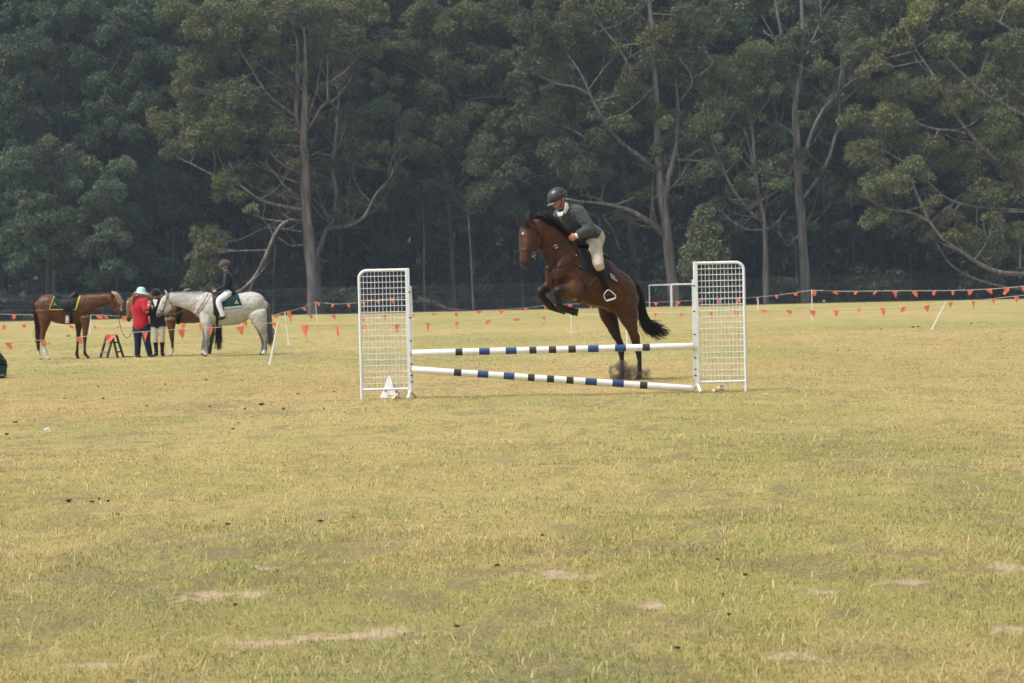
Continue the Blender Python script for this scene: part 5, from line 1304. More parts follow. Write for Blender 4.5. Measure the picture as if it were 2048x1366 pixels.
# tack
br = MB(); br.bm.free()
bd = J.strap([(1037.5, 457), (1047, 455.5), (1058, 454), (1069, 456)], .011, M_LEATH, 'bridle', HJ)
J.strap([(1069, 455), (1071, 466), (1069, 482), (1066, 498)], .011, M_LEATH, 'cheekpiece', bd)
J.strap([(1038.5, 498), (1046, 500), (1056, 500), (1066, 497)], .012, M_LEATH, 'noseband', bd)
J.strap([(1071, 457), (1079, 468), (1083, 480), (1080, 490)], .008, M_LEATH, 'throat_lash', bd)
b = MB(); c = J.hit(1065, 508, .012); b.tube([c+Vector((math.cos(a)*.034, 0, math.sin(a)*.034)) for a in [i*math.pi/8 for i in range(17)]], .0045, 6); b.tube([c+Vector((-.035, 0, .05)), c+Vector((.03, -.01, -.075))], .004, 6); b.link('bit', M_STEEL, bd)
rn = [J.w(1067, 508, -1.0), J.w(1078, 503, -.99), J.w(1092, 500, -.95), J.w(1108, 494, -.88), J.w(1126, 485, -.78), J.w(1137, 478, -.70)]
b = MB(); b.tube(rn, .009, 6, 3); b.link('rein', M_LEATH, bd)
bp = J.strap([(1152, 512), (1145, 520), (1136, 526), (1122, 532), (1108, 536), (1106, 520), (1108, 505), (1111, 494), (1120, 486), (1132, 480)], .014, M_LEATH, 'breastplate', HJ)
J.strap([(1108, 536), (1107, 548), (1105, 562), (1103, 572)], .015, M_LEATH, 'chest_strap', bp)
J.strap([(1136, 526), (1150, 529), (1162, 536), (1180, 545)], .012, M_LEATH, 'side_strap', bp)
b = MB(); c = J.hit(1111, 493, .012); b.tube([c+Vector((math.cos(a)*.024, 0, math.sin(a)*.024)) for a in [i*math.pi/6 for i in range(13)]], .004, 6); b.link('ring', M_STEEL, bp)
for (x, y) in ((1095, 534), (1152, 511), (1161, 532)):
    b = MB(); b.ball(J.hit(x, y, .008), .012, 8); b.link('buckle', M_STEEL, bp)
gi = J.strap([(1193, 553), (1182, 566), (1167, 583), (1150, 598)], .030, M_LEATH, 'girth', HJ)
M_PADJ = cloth('navy_saddle_pad', (.018, .022, .032))
pad = J.patch((1152, 484), (1222, 533), (1236, 567), (1162, 540), [M_PADJ, M_BLKLE], 'saddle_pad', HJ, th=.012, nu=26)
for row, (x0, y0, n, L_) in enumerate(((1218.5, 548.5, 4, 1.9), (1219.5, 553.0, 6, 2.2))):   # pale embroidered letters, unreadable at this size
    for i in range(n):
        b = MB(); x = x0+i*2.2; y = y0+i*1.5; p = [J.hit(x+dx, y+dy, .026) for dx, dy in ((0, L_), (.3, -.6), (1.3, .2), (.4, 1.0), (1.4, L_+.8))]
        b.tube(p, .0032, 5); b.link('lettering', M_WHITE, pad)
J.patch((1157, 489), (1188, 502), (1197, 556), (1174, 540), [M_BLKLE], 'saddle_flap', HJ, off=.026, th=.012, nu=14, nv=14)
S2 = Fig(30.0, lat=LATJ); S2.loft([(1156, 486, 6, 16, -.36), (1168, 493, 6, 20, -.30), (1184, 505, 6, 22, -.22), (1198, 513, 8, 21, -.14), (1209, 517, 8, 18, -.08)], (1, 1, 1)); sd = S2.build('saddle', M_BLKLE, HJ, .010, 3)
J.strap([(1190, 520), (1198, 545), (1208, 566), (1215, 580)], .007, M_BLKLE, 'stirrup_leather', sd, off=.05)
def stirrup(F, tl, tr, br_, bl, du, parent, r=.009):
    b = MB(); pts = [F.w(bl[0], bl[1], du), F.w(tl[0]-1, (tl[1]+bl[1])/2, du), F.w(tl[0]+1, tl[1]+3, du), F.w((tl[0]+tr[0])/2, tl[1]-3, du), F.w(tr[0], tr[1]+2, du), F.w(br_[0]+.5, (tr[1]+br_[1])/2+2, du), F.w(br_[0], br_[1], du)]
    b.tube(pts, r, 8, 3); b.tube([pts[0], pts[-1]], r*1.6, 8); return b.link('stirrup', M_STEEL, parent)
stirrup(J, (1209, 583), (1223, 581.5), (1230.5, 596.5), (1213, 602), -.66, sd, .0085)

# rider
def jp(x, y, du=0): return P(x, y, 29.75+du)
Jr = {'pelvis': jp(1186, 474, .05), 'chest': jp(1148, 439, -.10), 'neck': jp(1131, 414, -.16), 'head': jp(1115.5, 399.5, -.22),
 'sh_l': jp(1158, 424, -.26), 'el_l': jp(1179, 458, -.34), 'wr_l': jp(1154, 471, -.42), 'sh_r': jp(1118, 431, .06), 'el_r': jp(1120, 458, .08), 'wr_r': jp(1138, 472, -.14),
 'hip_l': jp(1187, 484, -.02), 'kn_l': jp(1197, 527, -.34), 'an_l': jp(1214, 580, -.16), 'toe_l': jp(1218, 592, -.34),
 'hip_r': jp(1176, 484, .16), 'kn_r': jp(1160, 526, .12), 'an_r': jp(1190, 582, .32), 'toe_r': jp(1186, 594, .20), 'close': 1.1}
Pr = Person('rider in dark grey jumper, white collar and beige breeches, leaning over the jumping bay horse', jp(1186, 490), J, Jr, 1.08, lat=(-.72, .70, 0), face=(-.80, -.42, -.42), skin=SKD, voxel=.0075, eye_rounds=True)
M_JUMP = cloth('charcoal_wool', (.060, .074, .078), bump=.6, bs=90, vary=.14, scale=40)
def jx(B):
    B.loft([(Jr['chest'].lerp(Jr['neck'], .2), .125, .17, 0), (Jr['sh_l'].lerp(Jr['chest'], .25), .085, .08, 0)], (1, 1, 1), 3, metric=True)
Pr.hem = -.015
ju = Pr.garment('jumper', M_JUMP, ('torso', 'sleeve_l', 'sleeve_r'), .034, .93, .0085, extra=jx, fold=.012)
M_BEIGE = cloth('beige_breeches', (.56, .50, .40), vary=.07)
Pr.garment('breeches', M_BEIGE, ('thigh_l', 'thigh_r'), .018, .12, .009, extra=lambda B: B.loft([(Jr['pelvis'].lerp(Jr['chest'], .24), .135, .182, 0), (Jr['pelvis'], .155, .20, 0), (Jr['pelvis'].lerp(Jr['hip_l'], 1.0)+Vector((0, .08, -.03)), .13, .17, 0)], (1, 1, 1), 4, metric=True, lat=Pr.lat), fold=.010)
for sd_ in 'lr': Pr.garment('boot', M_BLKLE, ('boot_'+sd_,), 0, .08, .008, fold=.003)
for sd_ in 'lr':
    B = Fig(29.75); e, w = Jr['el_'+sd_], Jr['wr_'+sd_]; B.loft([(e.lerp(w, .80), .046, .046, 0), (w+(w-e).normalized()*.012, .042, .042, 0)], (1, 1, 1), 3, metric=True); B.build('shirt_cuff', M_WHITE, Pr.root, .007, 2)
def collar(Pn, m, w=.062, k=1.0):
    B = Fig(30); ne = Pn.J['neck']; hd = Pn.J['head']; d = (hd-ne).normalized(); sd = Pn.side
    B.loft([(ne-d*.012*k, .086*k, .092*k, 0), (ne+d*.018*k, .074*k, .078*k, 0), (ne+d*.045*k, .067*k, .070*k, 0)], (1, 1, 1), 4, metric=True, lat=sd, capf=.1)
    return B.build('shirt_collar', m, Pn.root, .007, 2)
collar(Pr, M_WHITE, k=1.0)
b = MB()
for pts in (((1130.5, 403, -.30), (1136, 407, -.28), (1138, 416, -.30), (1131, 428, -.36), (1126.5, 425, -.38), (1129, 414, -.33)), ((1113, 422, -.30), (1118, 425, -.36), (1127, 423, -.38), (1126, 430, -.38), (1119, 434, -.36), (1115, 431, -.32))):
    b.slab([jp(*p) for p in pts], (0, .035, 0))
b.link('shirt_front', M_WHITE, Pr.root, bevel=.005)
M_HELM = mat('dark_grey_helmet', (.035, .042, .042), .32, .5, vary=.15, scale=6)
Pr.helmet(M_HELM, .055, m2=mat('grey_peak', (.11, .115, .115), .35, .5))

# kicked up dirt behind the hooves
def dust():
    rs = np.random.RandomState(9); bm = bmesh.new()
    cs = [(1240, 752, .20, 15), (1247, 745, .25, 12), (1279, 748, -.03, 9), (1284, 758, .0, 11), (1262, 752, .1, 12)]
    V = []; F = []
    for k in range(2600):
        c = cs[rs.choice(5, p=(.34, .24, .14, .16, .12))]; r = c[3]*abs(rs.normal())*.75
        a = rs.uniform(0, 6.28); p = J.w(c[0]+math.cos(a)*r*1.1, c[1]+math.sin(a)*r*.95, c[2]+rs.normal()*.12)
        if p.z < .004: p.z = rs.uniform(.004, .03)
        s = rs.uniform(.0015, .0055)*(2.0 if rs.rand() < .04 else 1); q = [Vector(x)*s*rs.uniform(.6, 1.4) for x in ((1, 0, -.6), (-.6, .9, -.5), (-.5, -.9, -.5), (0, 0, 1))]
        b = len(V); V += [tuple(p+x) for x in q]; F += [(b, b+1, b+2), (b, b+3, b+1), (b+1, b+3, b+2), (b+2, b+3, b)]
    me = bpy.data.meshes.new('flying_dirt'); me.from_pydata(V, [], F)
    o = link('flying_dirt', me, mat('loose_earth', (.16, .115, .085), .95, .05, vary=.3)); tag(o, 'brown spray of earth kicked up behind the hind hooves of the jumping horse', 'dirt', None, 'stuff')
    bm = bmesh.new(); 
    for (x, y, d, r) in cs:
        p = J.w(x+(3 if x > 1260 else -2), y-5, d); bmesh.ops.create_icosphere(bm, subdivisions=3, radius=1, matrix=Matrix.Translation(p) @ Matrix.Rotation(.35 if x > 1260 else -.3, 4, 'Y') @ Matrix.Diagonal((r*.0105, .18, r*.0135, 1)))
    me = bpy.data.meshes.new('dust_cloud'); bm.to_mesh(me); bm.free()
    t = bpy.data.objects.new('tmp', me); COL.objects.link(t); r_ = t.modifiers.new('r', 'REMESH'); r_.mode = 'VOXEL'; r_.voxel_size = .03
    me2 = bpy.data.meshes.new_from_object(t.evaluated_get(bpy.context.evaluated_depsgraph_get())); bpy.data.objects.remove(t)
    m = bpy.data.materials.new('dust_puff'); m.use_nodes = True; nt = m.node_tree; nt.nodes.clear()
    v = nt.nodes.new('ShaderNodeVolumePrincipled'); v.inputs['Color'].default_value = (.42, .32, .25, 1)
    tc = nt.nodes.new('ShaderNodeTexCoord'); n = nt.nodes.new('ShaderNodeTexNoise'); n.inputs['Scale'].default_value = 7; n.inputs['Detail'].default_value = 4
    mr = nt.nodes.new('ShaderNodeMapRange'); mr.inputs[1].default_value = .46; mr.inputs[2].default_value = .70; mr.inputs[3].default_value = 0; mr.inputs[4].default_value = 17
    nt.links.new(tc.outputs['Object'], n.inputs[0]); nt.links.new(n.outputs['Fac'], mr.inputs[0]); nt.links.new(mr.outputs[0], v.inputs['Density'])
    oo = nt.nodes.new('ShaderNodeOutputMaterial'); nt.links.new(v.outputs[0], oo.inputs['Volume'])
    o = link('dust_cloud', me2, m); tag(o, 'brown dust puff round the hind hooves of the jumping horse', 'dust', None, 'stuff')
dust()
# ================= saddled brown horse, far left =================
CH = (.105, .043, .020); CHD = (.052, .024, .014); CHL = (.20, .088, .045); SOCK = (.62, .60, .57)
B5 = Fig(49.2, 40, 500, 5.693)
B5.loft([(205, 625, 52, 70, 0), (250, 628, 112, 115, 0), (300, 642, 138, 125, 0), (380, 665, 146, 125, 0), (500, 690, 158, 132, 0), (620, 688, 152, 122, 0), (710, 672, 138, 95, 0), (775, 680, 95, 70, 0), (800, 700, 50, 50, 0)], CH)
B5.loft([(700, 620, 110, 62, 0), (800, 598, 92, 50, 0), (900, 580, 74, 42, 0), (985, 563, 62, 38, 0), (1040, 558, 54, 36, 0)], CH)
B5.loft([(1040, 552, 50, 34, 0), (1085, 590, 60, 34, 0), (1115, 640, 46, 30, 0), (1138, 690, 33, 26, 0), (1150, 722, 31, 27, 0, CHD), (1152, 738, 24, 24, 0, (.10, .07, .06))], CH)
B5.loft([(1060, 620, 44, 28, 0), (1085, 660, 34, 22, 0), (1110, 705, 24, 18, 0)], CH)
for dy in (-.07, .07): B5.loft([(1050, 520, 14, 10, dy), (1062, 490, 13, 8, dy), (1072, 462, 4, 4, dy)], CHD)
def foreleg(F, pts, du, c, cd, sock=None):
    F.loft([(x, y, r, r*.85, du, k) for (x, y, r, k) in pts], c)
B5.loft([(740, 780, 62, 50, -.16), (745, 850, 46, 38, -.17), (742, 920, 31, 28, -.17), (738, 975, 26, 24, -.17), (737, 1010, 22, 20, -.17, CHD), (737, 1070, 16, 17, -.17, CHD), (737, 1140, 16, 17, -.17, CHD), (742, 1178, 20, 20, -.17, CHD), (760, 1205, 15, 16, -.17, CHD), (775, 1225, 22, 22, -.17, CHD)], CH)
B5.loft([(668, 790, 60, 46, .15), (668, 860, 44, 36, .15), (667, 930, 30, 27, .15), (664, 985, 26, 23, .15), (660, 1020, 20, 19, .15, CHD), (655, 1085, 16, 16, .15, CHD), (650, 1150, 16, 17, .15, CHD), (646, 1185, 20, 19, .15, CHD), (655, 1212, 15, 16, .15, CHD), (664, 1232, 21, 22, .15, CHD)], CHD)
B5.loft([(240, 720, 92, 60, .14), (222, 800, 66, 45, .15), (212, 880, 42, 32, .15), (207, 940, 32, 26, .15), (203, 995, 29, 25, .15, CHD), (206, 1050, 20, 20, .15, CHD), (208, 1120, 18, 18, .15, CHD), (212, 1165, 20, 20, .15, SOCK), (225, 1205, 16, 17, .15, SOCK), (238, 1235, 22, 22, .15, SOCK)], CH)
B5.loft([(290, 700, 98, 62, -.15), (288, 790, 74, 48, -.16), (276, 870, 47, 34, -.16), (262, 940, 33, 27, -.16), (256, 1000, 30, 26, -.16), (264, 1060, 21, 20, -.16, CHD), (278, 1120, 19, 18, -.16, SOCK), (292, 1170, 21, 20, -.16, SOCK), (310, 1210, 17, 17, -.16, SOCK), (326, 1238, 23, 22, -.16, SOCK)], CH)
hb = G(40+480/5.693, 500+1245/5.693); H5 = empty('horse', (hb.x, hb.y, 0), 'saddled brown horse with pale forelock and white hind socks standing riderless at far left', 'horse')
B5.build('body', M_COAT, H5, .014, 5, muscle=.010, paint=[(tuple(B5.w(1165, 668, -.05)), .075, SOCK), (tuple(B5.w(1158, 640, -.02)), .05, SOCK), (tuple(B5.w(1060, 632, -.10)), .03, SOCK)])
horse_eye(B5, 1108, 618, B5.obj, .018)
W5 = B5.w
hair('forelock', [[tuple(W5(1045, 480, d)), tuple(W5(1090, 490, d*1.4)), tuple(W5(1130, 530, d*1.5)), tuple(W5(1152, 585, d*1.5)), tuple(W5(1160, 630, d))] for d in (-.10, -.02, .06)]+[[tuple(W5(1050, 485, -.12)), tuple(W5(1080, 510, -.15)), tuple(W5(1100, 550, -.15)), tuple(W5(1120, 580, -.14)), tuple(W5(1130, 610, -.12))]], 160, .016, .007, mat('flaxen_hair', (.50, .38, .25), .6, vary=.2, scale=60), H5, 21)
hair('mane', [[tuple(W5(x, y, .02)), tuple(W5(x+3, y-8, .05)), tuple(W5(x+5, y+20, .14)), tuple(W5(x+6, y+60, .16))] for x, y in ((740, 512), (820, 512), (900, 508), (980, 503), (1040, 500))], 240, .014, .007, mat('brown_hair', (.055, .028, .018), .5, vary=.3, scale=40), H5, 22)
hair('tail', [[tuple(W5(172, 570, .0)), tuple(W5(152, 620, 0)), tuple(W5(162, 740, 0)), tuple(W5(186, 880, .05)), tuple(W5(196, 1010, .10)), tuple(W5(204, 1130, .12))], [tuple(W5(170, 580, .0)), tuple(W5(152, 640, 0)), tuple(W5(168, 760, 0)), tuple(W5(196, 890, .05)), tuple(W5(212, 1010, .10)), tuple(W5(216, 1130, .12))]], 200, .018, .008, bpy.data.materials['brown_hair'], H5, 23)
M_PADG = cloth('green_saddle_pad', (.006, .026, .025)); M_YEL = cloth('yellow_binding', (.50, .40, .03))
pd = B5.patch((392, 505), (700, 500), (640, 685), (330, 682), [M_PADG, M_YEL], 'saddle_pad', H5, th=.012, nu=34, nv=18, border=(0, 2, 1, 1))
b = MB(); 
for a in (90, 210, 330):
    c = B5.hit(397, 622, .030); d = Vector((math.cos(R(a)), 0, math.sin(R(a)))); e = Vector((-d.z, 0, d.x)); b.slab([c+d*.01+e*.014, c+d*.062, c+d*.01-e*.014], (0, .006, 0))
b.link('badge', M_YEL, pd)
S5 = Fig(49.2, 40, 500, 5.693); S5.loft([(412, 505, 20, 60, 0), (440, 525, 24, 85, 0), (500, 548, 26, 90, 0), (570, 550, 30, 80, 0), (618, 520, 40, 60, 0), (632, 485, 26, 35, 0)], (1, 1, 1))
S5.loft([(440, 520, 14, 14, -.1), (415, 500, 13, 30, 0), (440, 520, 14, 14, .1)], (1, 1, 1)); sd5 = S5.build('saddle', M_BLKLE, H5, .011, 2)
B5.patch((452, 545), (606, 545), (606, 705), (500, 700), [M_BLKLE], 'saddle_flap', H5, off=.028, th=.014, nu=12, nv=12)
B5.strap([(575, 690), (585, 770), (592, 845)], .030, M_BLKLE, 'girth', H5)
B5.strap([(545, 600), (540, 680), (538, 745)], .010, M_BLKLE, 'stirrup_leather', sd5, off=.05)
stirrup(B5, (524, 750), (550, 750), (554, 825), (520, 825), -.44, sd5, .008)
b = MB(); b.box(W5(537, 785, -.43), (.05, .03, .11)); b.link('stirrup_cage', M_WHITE, sd5, bevel=.01)
bd5 = B5.strap([(1030, 505), (1048, 560), (1075, 620), (1100, 665)], .009, M_LEATH, 'bridle', H5)
B5.strap([(1072, 660), (1110, 672), (1150, 655)], .009, M_LEATH, 'noseband', bd5)
for i, (x, y, du) in enumerate(((775, 1238, -.17), (663, 1243, .15), (238, 1244, .15), (327, 1248, -.16))): hoof(B5, x, y-6, du, .3, B5.obj, 23)

# ================= grey horse =================
GY = (.50, .48, .45); GYD = (.20, .195, .19); GYM = (.32, .305, .285); BK = (.04, .04, .042)
B6 = Fig(48.8, 240, 500, 5.464)
B6.loft([(862, 690, 62, 55, 0), (895, 665, 122, 88, 0), (950, 645, 168, 112, 0), (1040, 645, 175, 128, 0), (1150, 652, 176, 135, 0), (1260, 645, 172, 132, 0), (1370, 612, 150, 125, 0), (1460, 600, 140, 120, 0), (1530, 605, 112, 105, 0), (1575, 615, 62, 60, 0)], GY)
B6.loft([(965, 590, 128, 66, 0), (860, 585, 118, 54, 0), (750, 560, 94, 44, 0), (650, 540, 76, 38, 0), (570, 535, 66, 36, 0), (530, 535, 58, 34, 0)], GY)
B6.loft([(530, 528, 52, 36, 0), (503, 565, 60, 36, 0), (470, 620, 52, 31, 0), (445, 665, 40, 27, 0, GYM), (428, 700, 34, 25, 0, (.12, .115, .115)), (422, 722, 26, 22, 0, (.07, .07, .07))], GY)
B6.loft([(545, 600, 48, 28, 0), (515, 645, 38, 24, 0), (480, 690, 26, 20, 0, GYD)], GY)
for dy in (-.07, .07): B6.loft([(512, 488, 14, 10, dy), (502, 460, 13, 8, dy), (486, 428, 4, 4, dy)], GY)
B6.loft([(925, 690, 62, 46, -.12), (942, 775, 64, 46, -.16), (958, 850, 50, 40, -.17), (958, 920, 34, 29, -.17, GYM), (955, 975, 29, 26, -.17, GYD), (950, 1030, 19, 19, -.17, GYD), (946, 1080, 20, 19, -.17, GYD), (940, 1110, 23, 21, -.17, GYM), (938, 1140, 26, 24, -.17, SOCK)], GY)
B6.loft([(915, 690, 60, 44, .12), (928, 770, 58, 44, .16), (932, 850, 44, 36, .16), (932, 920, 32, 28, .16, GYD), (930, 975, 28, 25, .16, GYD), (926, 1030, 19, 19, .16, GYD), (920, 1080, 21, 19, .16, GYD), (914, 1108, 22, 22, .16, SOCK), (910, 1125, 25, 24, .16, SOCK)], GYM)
B6.loft([(1500, 700, 108, 64, -.15), (1535, 790, 78, 50, -.16), (1562, 870, 50, 36, -.16, GYM), (1582, 930, 35, 29, -.16, GYM), (1594, 985, 30, 26, -.16, GYD), (1592, 1040, 21, 20, -.16, GYD), (1588, 1085, 22, 20, -.16, GYD), (1582, 1110, 21, 20, -.16, SOCK), (1572, 1132, 26, 24, -.16, SOCK)], GY)
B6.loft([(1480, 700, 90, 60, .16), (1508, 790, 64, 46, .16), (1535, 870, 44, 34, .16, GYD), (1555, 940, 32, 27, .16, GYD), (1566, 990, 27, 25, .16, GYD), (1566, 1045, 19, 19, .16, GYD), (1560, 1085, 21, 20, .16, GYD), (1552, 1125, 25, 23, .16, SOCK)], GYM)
B6.loft([(1395, 720, 34, 20, 0, (.06, .05, .05)), (1375, 745, 26, 16, 0, (.05, .045, .045))], (.06, .05, .05))
hg = G(240+1250/5.464, 500+1150/5.464); H6 = empty('horse', (hg.x, hg.y, 0), 'grey white horse standing side on with a young rider in a navy jacket', 'horse')
B6.build('body', M_GREYC, H6, .014, 5, muscle=.010)
horse_eye(B6, 472, 575, B6.obj, .018); W6 = B6.w
b = MB(); b.ball(B6.hit(420, 706, -.003), (.014, .01, .02), 8); b.link('nostril', M_EYE, B6.obj)
M_GH = mat('grey_hair', (.16, .15, .15), .6, vary=.3, scale=50)
hair('tail', [[tuple(W6(x, 560, 0)), tuple(W6(x+32, 620, 0)), tuple(W6(x+48, 740, 0)), tuple(W6(x+55, 860, -.02)), tuple(W6(x+62, 960, -.03)), tuple(W6(x+66, 1040, -.03))] for x in (1572, 1592)], 300, .026, .008, M_GH, H6, 31)
hair('mane', [[tuple(W6(x, y, 0)), tuple(W6(x-4, y-10, -.03)), tuple(W6(x-2, y+14, -.10))] for x, y in ((560, 478), (680, 472), (800, 470), (930, 470))], 200, .010, .006, mat('white_hair', (.55, .54, .52), .6, vary=.15, scale=50), H6, 32)
pd6 = B6.patch((1010, 478), (1300, 478), (1348, 622), (1150, 645), [M_PADG, cloth('light_blue_binding', (.36, .50, .55))], 'saddle_pad', H6, th=.012, nu=30, nv=18, border=(0, 1, 2, 0))
B6.patch((1008, 480), (1120, 485), (1140, 700), (1030, 720), [M_BLKLE], 'saddle_flap', H6, off=.028, th=.014, nu=12, nv=16)
B6.strap([(1060, 700), (1062, 770), (1058, 822)], .036, M_BLKLE, 'girth', H6)
b = MB()
for a in (90, 210, 330):
    c = B6.hit(1275, 575, .030); d = Vector((math.cos(R(a)), 0, math.sin(R(a)))); e = Vector((-d.z, 0, d.x)); b.slab([c+d*.01+e*.014, c+d*.068, c+d*.01-e*.014], (0, .006, 0))
b.link('badge', M_WHITE, pd6)
S6 = Fig(48.8, 240, 500, 5.464); S6.loft([(1010, 470, 16, 50, 0), (1060, 490, 20, 75, 0), (1130, 500, 24, 90, 0), (1200, 492, 26, 95, 0), (1255, 470, 24, 70, 0)], (1, 1, 1)); sd6 = S6.build('saddle', M_BLKLE, H6, .011, 2)
bd6 = B6.strap([(545, 482), (520, 520), (495, 590), (478, 650), (470, 692)], .009, M_LEATH, 'bridle', H6)
B6.strap([(500, 520), (525, 535), (560, 590), (570, 630)], .007, M_LEATH, 'throat_lash', bd6); B6.strap([(500, 500), (512, 515), (545, 520)], .007, M_LEATH, 'browband', bd6)
B6.strap([(425, 650), (455, 668), (482, 662)], .008, M_LEATH, 'noseband', bd6)
rn6 = B6.strap([(965, 480), (930, 540), (880, 620), (845, 670), (828, 705)], .008, M_LEATH, 'breastplate', H6); B6.strap([(995, 490), (960, 550), (910, 620), (875, 675), (850, 705)], .008, M_LEATH, 'strap', rn6)
b = MB(); b.tube([W6(480, 690, -.10), W6(600, 700, -.16), W6(760, 620, -.2), W6(900, 520, -.2), W6(985, 458, -.15)], .006, 6, 3); b.link('rein', M_LEATH, bd6)
for (x, y, du) in ((936, 1152, -.17), (908, 1136, .16), (1570, 1144, -.16), (1549, 1136, .16)): hoof(B6, x, y-4, du, -.25, B6.obj, 25)

# young rider on the grey
def w6(x, y, du=0): return B6.w(x, y, du)
Jc = {'pelvis': w6(1195, 462), 'chest': w6(1190, 335), 'neck': w6(1165, 240), 'head': w6(1145, 178), 'sh_l': w6(1178, 272, -.14), 'el_l': w6(1150, 400, -.19), 'wr_l': w6(1050, 446, -.12), 'sh_r': w6(1178, 272, .14), 'el_r': w6(1145, 400, .18), 'wr_r': w6(1045, 445, .06),
 'hip_l': w6(1185, 480, -.10), 'kn_l': w6(1080, 568, -.29), 'an_l': w6(1128, 722, -.32), 'toe_l': w6(1088, 752, -.34), 'hip_r': w6(1185, 480, .10), 'kn_r': w6(1080, 568, .29), 'an_r': w6(1128, 722, .32), 'toe_r': w6(1088, 752, .34), 'close': 1.1}
Pc = Person('young rider in navy jacket, white jodhpurs and grey helmet sitting on the grey horse', w6(1190, 470), B6, Jc, .86, lat=(0, 1, 0), face=(-1, -.25, -.15), voxel=.009)
M_NAVY = cloth('navy_jacket', (.012, .018, .038))
Pc.garment('jacket', M_NAVY, ('torso', 'sleeve_l', 'sleeve_r'), .020, .92, .010, extra=lambda B: B.loft([(Jc['pelvis']+Vector((.03, 0, -.02)), .13, .17, 0), (Jc['pelvis'].lerp(Jc['chest'], .4), .115, .15, 0)], (1, 1, 1), 3, metric=True))
M_WJ = cloth('white_jodhpurs', (.74, .74, .76), vary=.05)
Pc.bulk = 1.3; Pc.garment('jodhpurs', M_WJ, ('thigh_l', 'thigh_r'), .014, .92, .010); Pc.bulk = 1.0
for sd_ in 'lr': Pc.garment('boot', M_BLKLE, ('boot_'+sd_,), 0, .90, .009, fold=.002)
Pc.helmet(cloth('grey_velvet_helmet', (.075, .072, .085)), .03, 1.12); collar(Pc, M_WHITE, k=.86)
hair('hair', [[tuple(w6(1175, 200, d)), tuple(w6(1192, 215, d)), tuple(w6(1198, 235, d))] for d in (-.06, .06)], 90, .014, .006, M_BHAIR, Pc.root, 41)

# ================= bay horse mostly behind the grey =================
B7 = Fig(50.3, 240, 500, 5.464)
BY = (.15, .068, .030)
B7.loft([(520, 690, 62, 55, 0), (570, 670, 120, 90, 0), (660, 665, 138, 110, .08), (760, 665, 140, 118, .2), (860, 655, 140, 118, .32), (950, 640, 130, 110, .44), (1020, 640, 86, 80, .5)], BY)
B7.loft([(600, 600, 105, 60, 0), (500, 575, 85, 50, -.05), (400, 545, 66, 42, -.1), (300, 520, 56, 38, -.1), (210, 520, 50, 34, -.1), (150, 540, 46, 32, -.08)], BY)
B7.loft([(140, 545, 42, 30, -.08), (112, 590, 44, 30, -.08), (103, 650, 36, 26, -.08), (100, 710, 29, 22, -.08), (98, 755, 28, 22, -.08, BK), (98, 772, 22, 20, -.08, BK)], (.28, .15, .08))
for dy in (-.13, 0): B7.loft([(118, 545, 10, 8, dy), (98, 535, 10, 7, dy), (78, 522, 4, 4, dy)], (.26, .14, .08))
B7.loft([(560, 770, 62, 48, -.12), (560, 850, 42, 34, -.12), (566, 910, 30, 26, -.12), (568, 960, 26, 24, -.12, BK), (572, 1010, 18, 18, -.12, BK), (574, 1060, 18, 18, -.12, BK), (572, 1092, 20, 20, -.12, SOCK), (566, 1125, 17, 17, -.12, SOCK), (560, 1140, 23, 22, -.12, SOCK)], BY)
B7.loft([(610, 770, 56, 44, .18), (625, 850, 36, 30, .22), (640, 900, 27, 24, .22, BK), (648, 940, 24, 22, .24, BK)], BY) if False else None
B7.loft([(960, 700, 88, 56, .36), (985, 800, 58, 42, .34), (1000, 870, 38, 30, .34, BK), (1005, 940, 28, 26, .34, BK), (998, 1010, 22, 20, .34, BK), (985, 1070, 22, 20, .34, BK), (975, 1120, 24, 24, .34, BK)], BY)
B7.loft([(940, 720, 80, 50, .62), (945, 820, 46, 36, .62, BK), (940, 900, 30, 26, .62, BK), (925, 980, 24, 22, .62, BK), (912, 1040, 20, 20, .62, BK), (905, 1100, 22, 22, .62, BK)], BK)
hy = G(240+760/5.464, 500+1150/5.464); hy.y += .8; H7 = empty('horse', (hy.x, hy.y, 0), 'bay horse facing left, mostly hidden behind the grey horse and the woman in red', 'horse')
B7.build('body', M_COAT, H7, .015, 5, muscle=.008, paint=[(tuple(B7.w(88, 560, -.1)), .06, (.5, .4, .3))])
W7 = B7.w
hair('tail', [[tuple(W7(x, 600, .5)), tuple(W7(x+14, 700, .45)), tuple(W7(x+18, 830, .4)), tuple(W7(x+18, 960, .38)), tuple(W7(x+14, 1085, .38))] for x in (1040, 1062, 1078)], 420, .022, .010, M_BHAIR, H7, 51)
B7.strap([(640, 540), (645, 680), (635, 790)], .07, M_BLKLE, 'girth', H7)
S7 = Fig(50.3, 240, 500, 5.464); S7.loft([(570, 440, 28, 30, 0), (585, 500, 34, 60, 0), (650, 520, 26, 80, .05), (720, 500, 24, 80, .1), (760, 470, 18, 50, .15)], (1, 1, 1)); S7.build('saddle', M_BLKLE, H7, .012, 2)
b = MB(); b.tube([W7(680, 470, .1), W7(725, 445, .1), W7(768, 428, .1)], [.02, .05, .03], 10, 3); b.link('pad_edge', M_GH, H7)
hoof(B7, 558, 1150, -.12, -.25, B7.obj, 23)

